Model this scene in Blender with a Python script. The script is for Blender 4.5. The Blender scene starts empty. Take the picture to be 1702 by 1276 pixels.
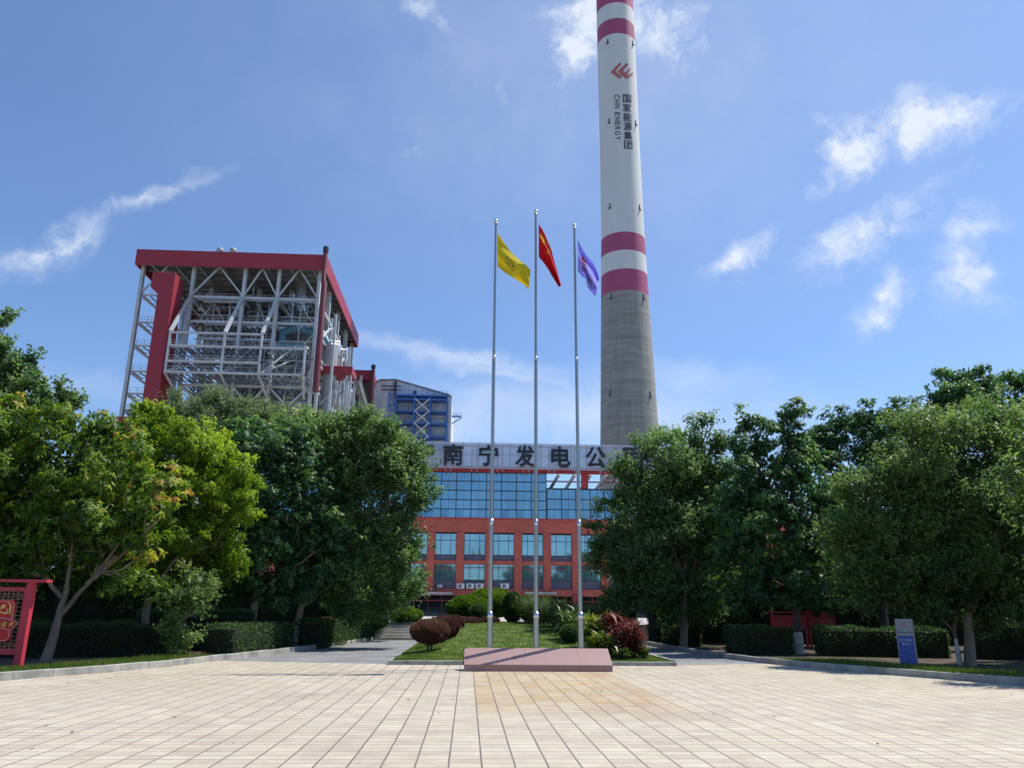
import bpy, math, random
import numpy as np
from mathutils import Vector, Matrix
from mathutils.geometry import tessellate_polygon
R_ = math.radians
SC = bpy.context.scene
COL = SC.collection

# ------------------------------------------------------------------ camera
FPX = 1300.0; TH = R_(16.1); PS = R_(3.0); ROLL = .0083
_fw = np.array([math.sin(PS)*math.cos(TH), math.cos(PS)*math.cos(TH), math.sin(TH)])
_r0 = np.array([math.cos(PS), -math.sin(PS), 0.0]); _u0 = np.cross(_r0, _fw)
_R = _r0*math.cos(ROLL)+_u0*math.sin(ROLL); _U = _u0*math.cos(ROLL)-_r0*math.sin(ROLL)
EYE = np.array([0, 0, 1.6])
cd = bpy.data.cameras.new('camera'); cam = bpy.data.objects.new('camera', cd); COL.objects.link(cam)
cam.matrix_world = Matrix(((_R[0], _U[0], -_fw[0], EYE[0]), (_R[1], _U[1], -_fw[1], EYE[1]), (_R[2], _U[2], -_fw[2], EYE[2]), (0, 0, 0, 1)))
cd.sensor_fit = 'HORIZONTAL'; cd.sensor_width = 36; cd.lens = FPX*36/1702
cd.clip_start = .1; cd.clip_end = 6000
SC.camera = cam
def ray(x, y): return _fw+_R*(x-851)/FPX-_U*(y-638)/FPX
def at(x, y, Y):
    d = ray(x, y); return EYE+d*(Y/d[1])
def gnd(x, y, z=0.0):
    d = ray(x, y); return EYE+d*((z-EYE[2])/d[2])
def unit(v): v = np.asarray(v, float); return v/np.linalg.norm(v)

# ------------------------------------------------------------------ light
SUN_EL = R_(61); SUN_DIR = unit([.94, .34, 0])          # horizontal direction towards the sun
sd = np.array([SUN_DIR[0]*math.cos(SUN_EL), SUN_DIR[1]*math.cos(SUN_EL), math.sin(SUN_EL)])
sl = bpy.data.lights.new('sun', 'SUN'); sl.energy = 3.7; sl.angle = R_(.53); sl.color = (1, .95, .86)
so = bpy.data.objects.new('sun', sl); COL.objects.link(so)
so.rotation_euler = Vector(sd).to_track_quat('Z', 'Y').to_euler()
W = bpy.data.worlds.new('World'); SC.world = W; W.use_nodes = True
wn = W.node_tree.nodes; wl = W.node_tree.links; wn.clear()
def N(nt, t, **k):
    n = nt.nodes.new(t)
    for a, v in k.items(): setattr(n, a, v)
    return n
def build_world():
    nt = W.node_tree; L = nt.links.new
    out = N(nt, 'ShaderNodeOutputWorld'); bg = N(nt, 'ShaderNodeBackground')
    sky = N(nt, 'ShaderNodeTexSky', sky_type='NISHITA', sun_disc=False)
    sky.sun_elevation = SUN_EL; sky.sun_rotation = math.atan2(SUN_DIR[0], SUN_DIR[1])
    sky.air_density = 1.0; sky.dust_density = .7; sky.ozone_density = 2.5; sky.altitude = 0
    bg.inputs[1].default_value = .1
    tc = N(nt, 'ShaderNodeTexCoord')
    def vm(op, a, b=None):
        n = N(nt, 'ShaderNodeVectorMath', operation=op)
        for i, v in enumerate((a, b)):
            if v is None: continue
            if isinstance(v, (tuple, list, np.ndarray)): n.inputs[i].default_value = tuple(v)
            elif isinstance(v, float): n.inputs['Scale'].default_value = v
            else: L(v, n.inputs[i])
        return n.outputs['Value'] if op == 'DOT_PRODUCT' else n.outputs[0]
    def mt(op, a, b=0.0, c=None, clamp=False):
        n = N(nt, 'ShaderNodeMath', operation=op, use_clamp=clamp)
        for i, v in enumerate((a, b, c)):
            if v is None: continue
            if isinstance(v, (int, float)): n.inputs[i].default_value = v
            else: L(v, n.inputs[i])
        return n.outputs[0]
    d0 = tc.outputs['Generated']
    def noise(vec, scale, detail=4., rough=.6, col=False):
        n = N(nt, 'ShaderNodeTexNoise'); n.inputs['Scale'].default_value = scale
        n.inputs['Detail'].default_value = detail; n.inputs['Roughness'].default_value = rough
        L(vec, n.inputs['Vector']); return n.outputs['Color' if col else 'Fac']
    w1 = vm('SUBTRACT', noise(d0, 9., 3., .6, True), (.5, .5, .5))
    n1 = N(nt, 'ShaderNodeVectorMath', operation='SCALE'); L(w1, n1.inputs[0]); n1.inputs['Scale'].default_value = .06
    w2 = vm('SUBTRACT', noise(d0, 42., 3., .6, True), (.5, .5, .5))
    n2 = N(nt, 'ShaderNodeVectorMath', operation='SCALE'); L(w2, n2.inputs[0]); n2.inputs['Scale'].default_value = .03
    dw = vm('ADD', vm('ADD', d0, n1.outputs[0]), n2.outputs[0])
    fb = noise(dw, 26., 8., .68)
    fs = noise(dw, 11., 5., .6)
    # cx, cy, end of long half axis (px), short half axis px, strength, softness
    puffs = [((1530, 200), (1590, 215), 42, 1.15), ((1612, 190), (1672, 160), 34, .95), ((1418, 245), (1468, 190), 40, 1.1), ((1375, 298), (1415, 270), 20, .6),
             ((1440, 390), (1535, 335), 38, 1.0), ((1380, 425), (1420, 405), 30, .5), ((1240, 425), (1300, 400), 24, .8),
             ((1605, 385), (1640, 350), 34, .62), ((1595, 455), (1640, 470), 40, .8), ((1480, 480), (1505, 455), 26, .85), ((1450, 525), (1478, 505), 26, .8), ((1615, 480), (1650, 510), 18, .6),
             ((1370, 205), (1400, 200), 18, .3), ((1570, 290), (1660, 255), 22, .26),
             ((955, 85), (975, 20), 42, .95), ((1010, 30), (1100, 10), 50, .9), ((1110, 50), (1180, 30), 70, .75), ((985, 10), (1060, 0), 30, 1.0),
             ((75, 415), (165, 370), 22, .75), ((15, 435), (80, 418), 22, .6), ((240, 335), (365, 290), 15, .5),
             ((745, 45), (790, 80), 24, .3), ((700, 5), (740, 10), 22, .5), ((830, 170), (840, 110), 18, .3), ((690, 250), (740, 262), 12, .2)]
    streaks = [((760, 592), (960, 632), 18, .55), ((700, 575), (800, 590), 14, .4), ((850, 625), (1010, 655), 14, .5), ((960, 690), (1300, 700), 60, .55), ((1150, 640), (1290, 660), 34, .35), ((720, 700), (900, 700), 50, .5),
               ((140, 640), (260, 660), 25, .2), ((1050, 150), (1700, 180), 300, .24), ((720, 90), (1000, 120), 150, .15)]
    def mask(vec, lst):
        acc = None
        for c, e, b, s in lst:
            cdir = unit(ray(*c)); ed = unit(ray(*e))-cdir; ln = np.linalg.norm(ed); e1 = ed/ln; e2 = unit(np.cross(cdir, e1))
            sb = b/FPX*.9
            v = vm('SUBTRACT', vec, tuple(cdir))
            u = vm('DOT_PRODUCT', v, tuple(e1/ln)); w = vm('DOT_PRODUCT', v, tuple(e2/sb))
            q = mt('MULTIPLY_ADD', u, u, mt('MULTIPLY', w, w))
            m = mt('MULTIPLY', mt('POWER', 2.718, mt('MULTIPLY', q, -1.1)), s)
            acc = m if acc is None else mt('MAXIMUM', acc, m)
        return acc
    mp = mask(dw, puffs)
    ap = mt('MULTIPLY', mp, mt('MULTIPLY_ADD', fb, 3.1, -.9, clamp=False), clamp=True)
    ap = mt('MULTIPLY', ap, mt('MULTIPLY_ADD', fs, 1.6, .1, clamp=True))
    ms = mask(dw, streaks)
    as_ = mt('MULTIPLY', ms, mt('MULTIPLY_ADD', fs, 1.4, .1, clamp=True), clamp=True)
    a = mt('MAXIMUM', mt('MULTIPLY', ap, 1.25), as_, clamp=True)
    a = mt('MINIMUM', a, .88)
    hs = N(nt, 'ShaderNodeMix', data_type='RGBA', blend_type='MULTIPLY'); hs.inputs[0].default_value = 1.0
    L(sky.outputs[0], hs.inputs[6]); hs.inputs[7].default_value = SKY_TINT
    mx = N(nt, 'ShaderNodeMix', data_type='RGBA'); L(a, mx.inputs[0]); L(hs.outputs[2], mx.inputs[6]); mx.inputs[7].default_value = (5.7, 6.1, 6.8, 1)
    L(mx.outputs[2], bg.inputs[0]); L(bg.outputs[0], out.inputs[0])
SKY_TINT = (.79, .92, 1.10, 1)
build_world()
SC.view_settings.view_transform = 'Standard'; SC.view_settings.look = 'None'; SC.view_settings.gamma = 1
SC.view_settings.exposure = .62
SC.cycles.max_bounces = 8; SC.cycles.diffuse_bounces = 5; SC.cycles.glossy_bounces = 3; SC.cycles.transmission_bounces = 5
SC.cycles.use_denoising = True
W.cycles.sampling_method = 'MANUAL'; W.cycles.sample_map_resolution = 512
SC.cycles.caustics_reflective = False; SC.cycles.caustics_refractive = False

# ------------------------------------------------------------------ materials
MATS = {}
def mat(name, col, rough=.7, metal=0., var=.12, scale=2., bump=0., bscale=40., spec=.5, streak=0., two=None, coord='Object'):
    if name in MATS: return MATS[name]
    m = bpy.data.materials.new(name); m.use_nodes = True; nt = m.node_tree; L = nt.links.new
    p = nt.nodes['Principled BSDF']; p.inputs['Roughness'].default_value = rough; p.inputs['Metallic'].default_value = metal
    p.inputs['Specular IOR Level'].default_value = spec
    tc = N(nt, 'ShaderNodeTexCoord'); n = N(nt, 'ShaderNodeTexNoise'); n.inputs['Scale'].default_value = scale; n.inputs['Detail'].default_value = 6
    n.inputs['Roughness'].default_value = .65
    src = tc.outputs[coord]
    if streak:
        mp = N(nt, 'ShaderNodeMapping'); mp.inputs['Scale'].default_value = (1, 1, streak); L(src, mp.inputs[0]); L(mp.outputs[0], n.inputs['Vector'])
    else: L(src, n.inputs['Vector'])
    r = N(nt, 'ShaderNodeValToRGB'); c = np.array(col); c2 = np.array(two) if two else None
    a = c*(1-var) if c2 is None else c2; b = np.minimum(c*(1+var), 1)
    r.color_ramp.elements[0].position = .32; r.color_ramp.elements[1].position = .68
    r.color_ramp.elements[0].color = (*a, 1); r.color_ramp.elements[1].color = (*b, 1)
    L(n.outputs['Fac'], r.inputs[0]); L(r.outputs[0], p.inputs['Base Color'])
    if bump:
        n2 = N(nt, 'ShaderNodeTexNoise'); n2.inputs['Scale'].default_value = bscale; n2.inputs['Detail'].default_value = 4; L(src, n2.inputs['Vector'])
        bp = N(nt, 'ShaderNodeBump'); bp.inputs['Strength'].default_value = bump; bp.inputs['Distance'].default_value = .02; L(n2.outputs['Fac'], bp.inputs['Height']); L(bp.outputs[0], p.inputs['Normal'])
    MATS[name] = m; return m
def leafmat(name, stops, trans=.35, rough=.5, spec=.38):
    m = bpy.data.materials.new(name); m.use_nodes = True; nt = m.node_tree; L = nt.links.new
    p = nt.nodes['Principled BSDF']; p.inputs['Roughness'].default_value = rough; p.inputs['Specular IOR Level'].default_value = spec
    at_ = N(nt, 'ShaderNodeAttribute', attribute_name='tint'); r = N(nt, 'ShaderNodeValToRGB')
    e = r.color_ramp.elements
    while len(e) < len(stops): e.new(.5)
    for i, (q, c) in enumerate(stops): e[i].position = q; e[i].color = (*c, 1)
    L(at_.outputs['Fac'], r.inputs[0]); L(r.outputs[0], p.inputs['Base Color'])
    t = N(nt, 'ShaderNodeBsdfTranslucent')
    bc = N(nt, 'ShaderNodeMix', data_type='RGBA', blend_type='MULTIPLY'); bc.inputs[0].default_value = 1; L(r.outputs[0], bc.inputs[6]); bc.inputs[7].default_value = (1.25, 1.35, .75, 1)
    L(bc.outputs[2], t.inputs[0])
    mx = N(nt, 'ShaderNodeMixShader'); mx.inputs[0].default_value = trans; L(p.outputs[0], mx.inputs[1]); L(t.outputs[0], mx.inputs[2])
    L(mx.outputs[0], nt.nodes['Material Output'].inputs[0]); MATS[name] = m; return m

# ------------------------------------------------------------------ mesh helpers
class MB:
    def __init__(s): s.v = []; s.f = []; s.m = []; s.sm = []
    def add(s, vs, fs, mi=0, smooth=False):
        o = len(s.v); s.v += [tuple(map(float, q)) for q in vs]
        for q in fs: s.f.append(tuple(o+i for i in q)); s.m.append(mi); s.sm.append(smooth)
        return s
    def box(s, x0, x1, y0, y1, z0, z1, mi=0):
        x0, x1 = min(x0, x1), max(x0, x1); y0, y1 = min(y0, y1), max(y0, y1); z0, z1 = min(z0, z1), max(z0, z1)
        return s.add([(x0, y0, z0), (x1, y0, z0), (x1, y1, z0), (x0, y1, z0), (x0, y0, z1), (x1, y0, z1), (x1, y1, z1), (x0, y1, z1)],
                     [(0, 3, 2, 1), (4, 5, 6, 7), (0, 1, 5, 4), (1, 2, 6, 5), (2, 3, 7, 6), (3, 0, 4, 7)], mi)
    def bar(s, p, q, w, h=None, mi=0):
        p = np.array(p, float); q = np.array(q, float); h = h or w; d = unit(q-p)
        up = np.array([0, 0, 1.]) if abs(d[2]) < .95 else np.array([0, 1., 0])
        a = unit(np.cross(d, up)); b = np.cross(a, d); a = a*w/2; b = b*h/2
        vs = [p-a-b, p+a-b, p+a+b, p-a+b, q-a-b, q+a-b, q+a+b, q-a+b]
        return s.add(vs, [(0, 3, 2, 1), (4, 5, 6, 7), (0, 1, 5, 4), (1, 2, 6, 5), (2, 3, 7, 6), (3, 0, 4, 7)], mi)
    def tube(s, pts, rad, n=10, mi=0, caps=True):
        pts = [np.array(p, float) for p in pts]
        if not hasattr(rad, '__len__'): rad = [rad]*len(pts)
        ref = None; rings = []
        for i, p in enumerate(pts):
            d = unit((pts[min(i+1, len(pts)-1)])-(pts[max(i-1, 0)]))
            if ref is None:
                ref = unit(np.cross(d, [0, 0, 1.] if abs(d[2]) < .9 else [0, 1., 0]))
            a = unit(ref-d*np.dot(ref, d)); ref = a; b = np.cross(d, a)
            rings.append([p+rad[i]*(a*math.cos(t)+b*math.sin(t)) for t in np.linspace(0, 2*math.pi, n, endpoint=False)])
        vs = [q for r in rings for q in r]; fs = []
        for i in range(len(pts)-1):
            for j in range(n): fs.append((i*n+j, i*n+(j+1) % n, (i+1)*n+(j+1) % n, (i+1)*n+j))
        s.add(vs, fs, mi, True)
        if caps: s.add(rings[0], [tuple(range(n))[::-1]], mi); s.add(rings[-1], [tuple(range(n))], mi)
        return s
    def lathe(s, c, prof, n=24, mi=0, matf=None):
        vs = []; fs = []
        for r, z in prof: vs += [(c[0]+r*math.cos(t), c[1]+r*math.sin(t), c[2]+z) for t in np.linspace(0, 2*math.pi, n, endpoint=False)]
        o = len(s.v); s.v += [tuple(map(float, q)) for q in vs]
        for i in range(len(prof)-1):
            for j in range(n):
                s.f.append(tuple(o+k for k in (i*n+j, i*n+(j+1) % n, (i+1)*n+(j+1) % n, (i+1)*n+j))); s.m.append(matf(i) if matf else mi); s.sm.append(True)
        return s
    def sphere(s, c, r, n=14, mi=0):
        rr = r if hasattr(r, '__len__') else (r, r, r)
        prof = [(math.sin(t), -math.cos(t)) for t in np.linspace(.001, math.pi-.001, n//2+1)]
        o = len(s.v); s.lathe((0, 0, 0), prof, n, mi)
        for i in range(o, len(s.v)): q = s.v[i]; s.v[i] = (c[0]+q[0]*rr[0], c[1]+q[1]*rr[1], c[2]+q[2]*rr[2])
        return s
    def prism(s, poly, z0, z1, mi=0):
        n = len(poly); vs = [(p[0], p[1], z0) for p in poly]+[(p[0], p[1], z1) for p in poly]
        return s.add(vs, [tuple(range(n))[::-1], tuple(range(n, 2*n))]+[(i, (i+1) % n, n+(i+1) % n, n+i) for i in range(n)], mi)
    def plate(s, pts, nrm, th, mi=0):      # planar polygon given thickness along nrm
        n = len(pts); t = np.array(nrm, float)*th; pts = [np.array(p, float) for p in pts]
        return s.add(pts+[p+t for p in pts], [tuple(range(n))[::-1], tuple(range(n, 2*n))]+[(i, (i+1) % n, n+(i+1) % n, n+i) for i in range(n)], mi)
    def build(s, name, mats, parent=None, loc=None, label=None):
        if not isinstance(mats, (list, tuple)): mats = [mats]
        o0 = np.array(parent['_o'] if parent is not None else (loc if loc is not None else (0, 0, 0)), float)
        me = bpy.data.meshes.new(name); me.from_pydata([tuple(np.array(v)-o0) for v in s.v], [], s.f)
        for m in mats: me.materials.append(m)
        me.polygons.foreach_set('material_index', s.m); me.polygons.foreach_set('use_smooth', s.sm); me.update()
        return link(name, me, parent, o0, label)
def link(name, me, parent, o0, label=None):
    ob = bpy.data.objects.new(name, me); COL.objects.link(ob)
    if parent is not None: ob.parent = parent
    else: ob.location = tuple(o0)
    ob['_o'] = [float(q) for q in o0]
    if label: ob['label'] = label
    return ob
def tag(o, label=None, cat=None, group=None, kind=None):
    if label: o['label'] = label
    if cat: o['category'] = cat
    if group: o['group'] = group
    if kind: o['kind'] = kind
    return o
def thing(name, loc, label, cat, group=None):
    o = bpy.data.objects.new(name, None); COL.objects.link(o); o.location = tuple(map(float, loc)); o.empty_display_size = .2
    o['_o'] = [float(q) for q in loc]
    return tag(o, label, cat, group)
def struct(name, mb, m, loc=(0, 0, 0)): return tag(mb.build(name, m, None, loc), kind='structure')
def copy_tree(o, d):
    def rec(q, parent):
        c = q.copy(); COL.objects.link(c)
        if parent is not None: c.parent = parent
        for ch in q.children: rec(ch, c)
        return c
    r = rec(o, None); r.location = tuple(np.array(o.location)+np.array(d)); r['_o'] = [float(q) for q in r.location]
    return r
_glyphs = {}
def glyph(ch, bold=.0):
    """2D outline mesh of one character, scaled to its own unit box"""
    k = (ch, bold)
    if k in _glyphs: return _glyphs[k]
    cu = bpy.data.curves.new('g', 'FONT'); cu.body = ch; cu.offset = bold; cu.fill_mode = 'BOTH'; cu.resolution_u = 4
    ob = bpy.data.objects.new('g', cu); COL.objects.link(ob); dg = bpy.context.evaluated_depsgraph_get()
    me = ob.evaluated_get(dg).to_mesh()
    v = np.array([tuple(q.co)[:2] for q in me.vertices]); f = [tuple(p.vertices) for p in me.polygons]
    ob.to_mesh_clear(); bpy.data.objects.remove(ob); bpy.data.curves.remove(cu)
    lo = v.min(0); hi = v.max(0); _glyphs[k] = ((v-lo)/(hi-lo), f, hi-lo)
    return _glyphs[k]
def subdiv(v, f, n):
    v = [tuple(q) for q in v]
    for _ in range(n):
        cache = {}; g = []
        def mid(a, b):
            k = (min(a, b), max(a, b))
            if k not in cache: cache[k] = len(v); v.append(((v[a][0]+v[b][0])/2, (v[a][1]+v[b][1])/2))
            return cache[k]
        for q in f:
            for i in range(1, len(q)-1):
                a, b, c = q[0], q[i], q[i+1]; x, y, z = mid(a, b), mid(b, c), mid(c, a); g += [(a, x, z), (x, b, y), (z, y, c), (x, y, z)]
        f = g
    return v, f
def glyph_flat(mb, ch, fn, bold=.0, n=2):
    v, f, _ = glyph(ch); v, f = subdiv(v, f, n)
    for k, (dx, dy) in enumerate(BOLD if bold else BOLD[:1]): mb.add([fn(a+dx*bold, b+dy*bold, k) for a, b in v], f)
    return mb
BOLD = ((0, 0), (1, 0), (-1, 0), (0, 1), (0, -1))
def glyph_solid(mb, ch, fn, bold=.0, depth=None, mi=0):
    """fn maps (u,v in 0..1) -> 3d; depth vector extrudes it"""
    if bold:
        for k, (dx, dy) in enumerate(BOLD):
            e = np.array(depth, float); e0 = unit(e)*-.0006*k*max(1, np.linalg.norm(e)*40); glyph_solid(mb, ch, lambda a, b: np.array(fn(a+dx*bold, b+dy*bold))+e0, 0, e, mi)
        return mb
    v, f, _ = glyph(ch); n = len(v); P = [np.array(fn(a, b)) for a, b in v]
    if depth is None: return mb.add(P, f, mi)
    d = np.array(depth, float); o = len(mb.v); mb.add(P+[p+d for p in P], f+[tuple(n+i for i in q[::-1]) for q in f], mi)
    cnt = {}
    for q in f:
        for i in range(len(q)):
            e = (q[i], q[(i+1) % len(q)]); cnt[tuple(sorted(e))] = None if tuple(sorted(e)) in cnt else e
    mb2 = [e for e in cnt.values() if e]
    for a, b in mb2: mb.f.append((o+a, o+b, o+n+b, o+n+a)); mb.m.append(mi); mb.sm.append(False)
    return mb

# ------------------------------------------------------------------ foliage
def leaf_mesh(name, mats, base, axis, nrm, Ln, Wd, tint, parent=None, loc=None, bend=.12, label=None, extra=None):
    n = len(base); o0 = np.array(parent['_o'] if parent is not None else (loc if loc is not None else (0, 0, 0)), float)
    side = np.cross(axis, nrm); side /= np.linalg.norm(side, axis=1)[:, None]+1e-9
    Ln = np.broadcast_to(Ln, n)[:, None]; Wd = np.broadcast_to(Wd, n)[:, None]
    mid = base+axis*Ln*.48; v = np.empty((n, 4, 3))
    v[:, 0] = base; v[:, 1] = mid+side*Wd*.5+nrm*Wd*.18; v[:, 2] = base+axis*Ln-nrm*Ln*bend; v[:, 3] = mid-side*Wd*.5+nrm*Wd*.18
    v = v.reshape(-1, 3)-o0
    me = bpy.data.meshes.new(name); me.vertices.add(4*n); me.vertices.foreach_set('co', v.ravel().astype(np.float32))
    me.loops.add(4*n); me.loops.foreach_set('vertex_index', np.arange(4*n, dtype=np.int32)); me.polygons.add(n)
    me.polygons.foreach_set('loop_start', np.arange(0, 4*n, 4, dtype=np.int32)); me.update(calc_edges=True)
    me.attributes.new('tint', 'FLOAT', 'FACE').data.foreach_set('value', np.clip(tint, 0, 1).astype(np.float32))
    if not isinstance(mats, (list, tuple)): mats = [mats]
    for m in mats: me.materials.append(m)
    return link(name, me, parent, o0, label)
DENS = 1.55; LSC = .88
def nrmz(a): return a/(np.linalg.norm(a, axis=1)[:, None]+1e-9)
def crown_leaves(rng, lobes, dens, tips, per, Ln, Wd, clump, style, flush=.3, base_t=.35, inner=1.0):
    """lobes: list of (centre, radii, tint shift, density factor). Returns leaf arrays."""
    B = []; A = []; Nn = []; LL = []; WW = []; T = []
    for li, lb in enumerate(lobes):
        c, r = np.array(lb[0]), np.array(lb[1]); dt = lb[2] if len(lb) > 2 else 0; df = lb[3] if len(lb) > 3 else 1
        area = 4*math.pi*(((r[0]*r[1])**1.6+(r[0]*r[2])**1.6+(r[1]*r[2])**1.6)/3)**(1/1.6)
        nc = max(6, int(dens*DENS*area*df)); u = nrmz(rng.normal(size=(nc, 3)))
        ph = rng.uniform(0, 6.28, 6); k = rng.normal(size=(3, 3))*2.2
        lump = 1+.17*np.sin(u@k[0]*1.6+ph[0])+.13*np.sin(u@k[1]*2.6+ph[1])
        rad = (1-.6*rng.random(nc)**2.2)*lump
        p = c+u*r*rad[:, None]
        # boughs: most clumps gather on rounded sub-lobes so that dark gaps open between them
        ns_ = max(5, int(area*.22)); su = nrmz(rng.normal(size=(ns_, 3))+np.array([0, 0, .15])); sr = (.30*(r[0]*r[1]*r[2])**(1/3))*rng.uniform(.75, 1.3, ns_); sc = c+su*r*(.80+.18*rng.random(ns_))[:, None]
        si = rng.integers(0, ns_, nc); u2 = nrmz(rng.normal(size=(nc, 3))*.8+su[si]*.6+np.array([0, 0, .35])); sel = rng.random(nc) < .78
        p = np.where(sel[:, None], sc[si]+u2*(sr[si]*(.75+.3*rng.random(nc)))[:, None], p); u = np.where(sel[:, None], nrmz(u2*.65+su[si]*.35), u); keep = np.ones(nc, bool)
        for lj, l2 in enumerate(lobes):
            if lj != li: keep &= np.linalg.norm((p-np.array(l2[0]))/np.array(l2[1]), axis=1) > .6
        p = p[keep]; u = u[keep]; nc = len(p)
        if not nc: continue
        outw = nrmz(u); ct = rng.normal(0, .09, nc)+dt
        # tips
        ti = np.repeat(np.arange(nc), tips); nt_ = len(ti)
        off = nrmz(rng.normal(size=(nt_, 3)))*(clump*rng.random(nt_)**.5)[:, None]; off[:, 2] *= .65
        tp = p[ti]+off; ax = nrmz(outw[ti]*.55+nrmz(off+1e-6)*.5+np.array([0, 0, .55])+rng.normal(0, .25, (nt_, 3)))
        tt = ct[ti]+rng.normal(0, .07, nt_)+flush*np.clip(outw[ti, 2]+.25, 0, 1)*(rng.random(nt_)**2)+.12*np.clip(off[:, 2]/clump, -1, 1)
        li_ = np.repeat(np.arange(nt_), per); n = len(li_)
        a = ax[li_]; q = nrmz(np.cross(a, rng.normal(size=(n, 3))))
        if style == 'whorl':
            e = rng.normal(-.05, .32, n); d = q*np.cos(e)[:, None]+a*np.sin(e)[:, None]; d[:, 2] -= .32; d = nrmz(d)
            b = tp[li_]+a*rng.uniform(-.06, .02, n)[:, None]; nn = a-d*np.sum(a*d, 1)[:, None]
        elif style == 'droop':
            e = rng.normal(.1, .4, n); d = q*np.cos(e)[:, None]+a*np.sin(e)[:, None]; d[:, 2] -= .8; d = nrmz(d)
            b = tp[li_]+a*rng.uniform(-.2, .05, n)[:, None]; nn = a+rng.normal(0, .3, (n, 3)); nn = nn-d*np.sum(nn*d, 1)[:, None]
        else:                                # spray along a twig
            t = rng.uniform(-1, 1, n); b = tp[li_]+a*(t*clump*.8)[:, None]; d = nrmz(q*.9+a*.35+rng.normal(0, .25, (n, 3))+np.array([0, 0, -.3]))
            nn = np.array([0, 0, 1.])+rng.normal(0, .55, (n, 3)); nn = nn-d*np.sum(nn*d, 1)[:, None]
        B.append(b); A.append(d); Nn.append(nrmz(nn)); LL.append(Ln*LSC*rng.uniform(.6, 1.25, n)); WW.append(Wd*LSC*rng.uniform(.75, 1.2, n)); T.append(base_t+tt[li_]+rng.normal(0, .05, n))
        # inner, larger old leaves
        ni = int(inner*area*26*df); u = nrmz(rng.normal(size=(ni, 3))); b = c+u*r*(.1+.55*rng.random(ni))[:, None]; d = nrmz(rng.normal(size=(ni, 3))); nn = nrmz(np.cross(d, rng.normal(size=(ni, 3))))
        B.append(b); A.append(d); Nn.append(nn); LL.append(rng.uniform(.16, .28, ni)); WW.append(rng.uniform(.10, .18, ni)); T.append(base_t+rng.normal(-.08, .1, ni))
    return [np.concatenate(q) for q in (B, A, Nn, LL, WW, T)]
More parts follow.
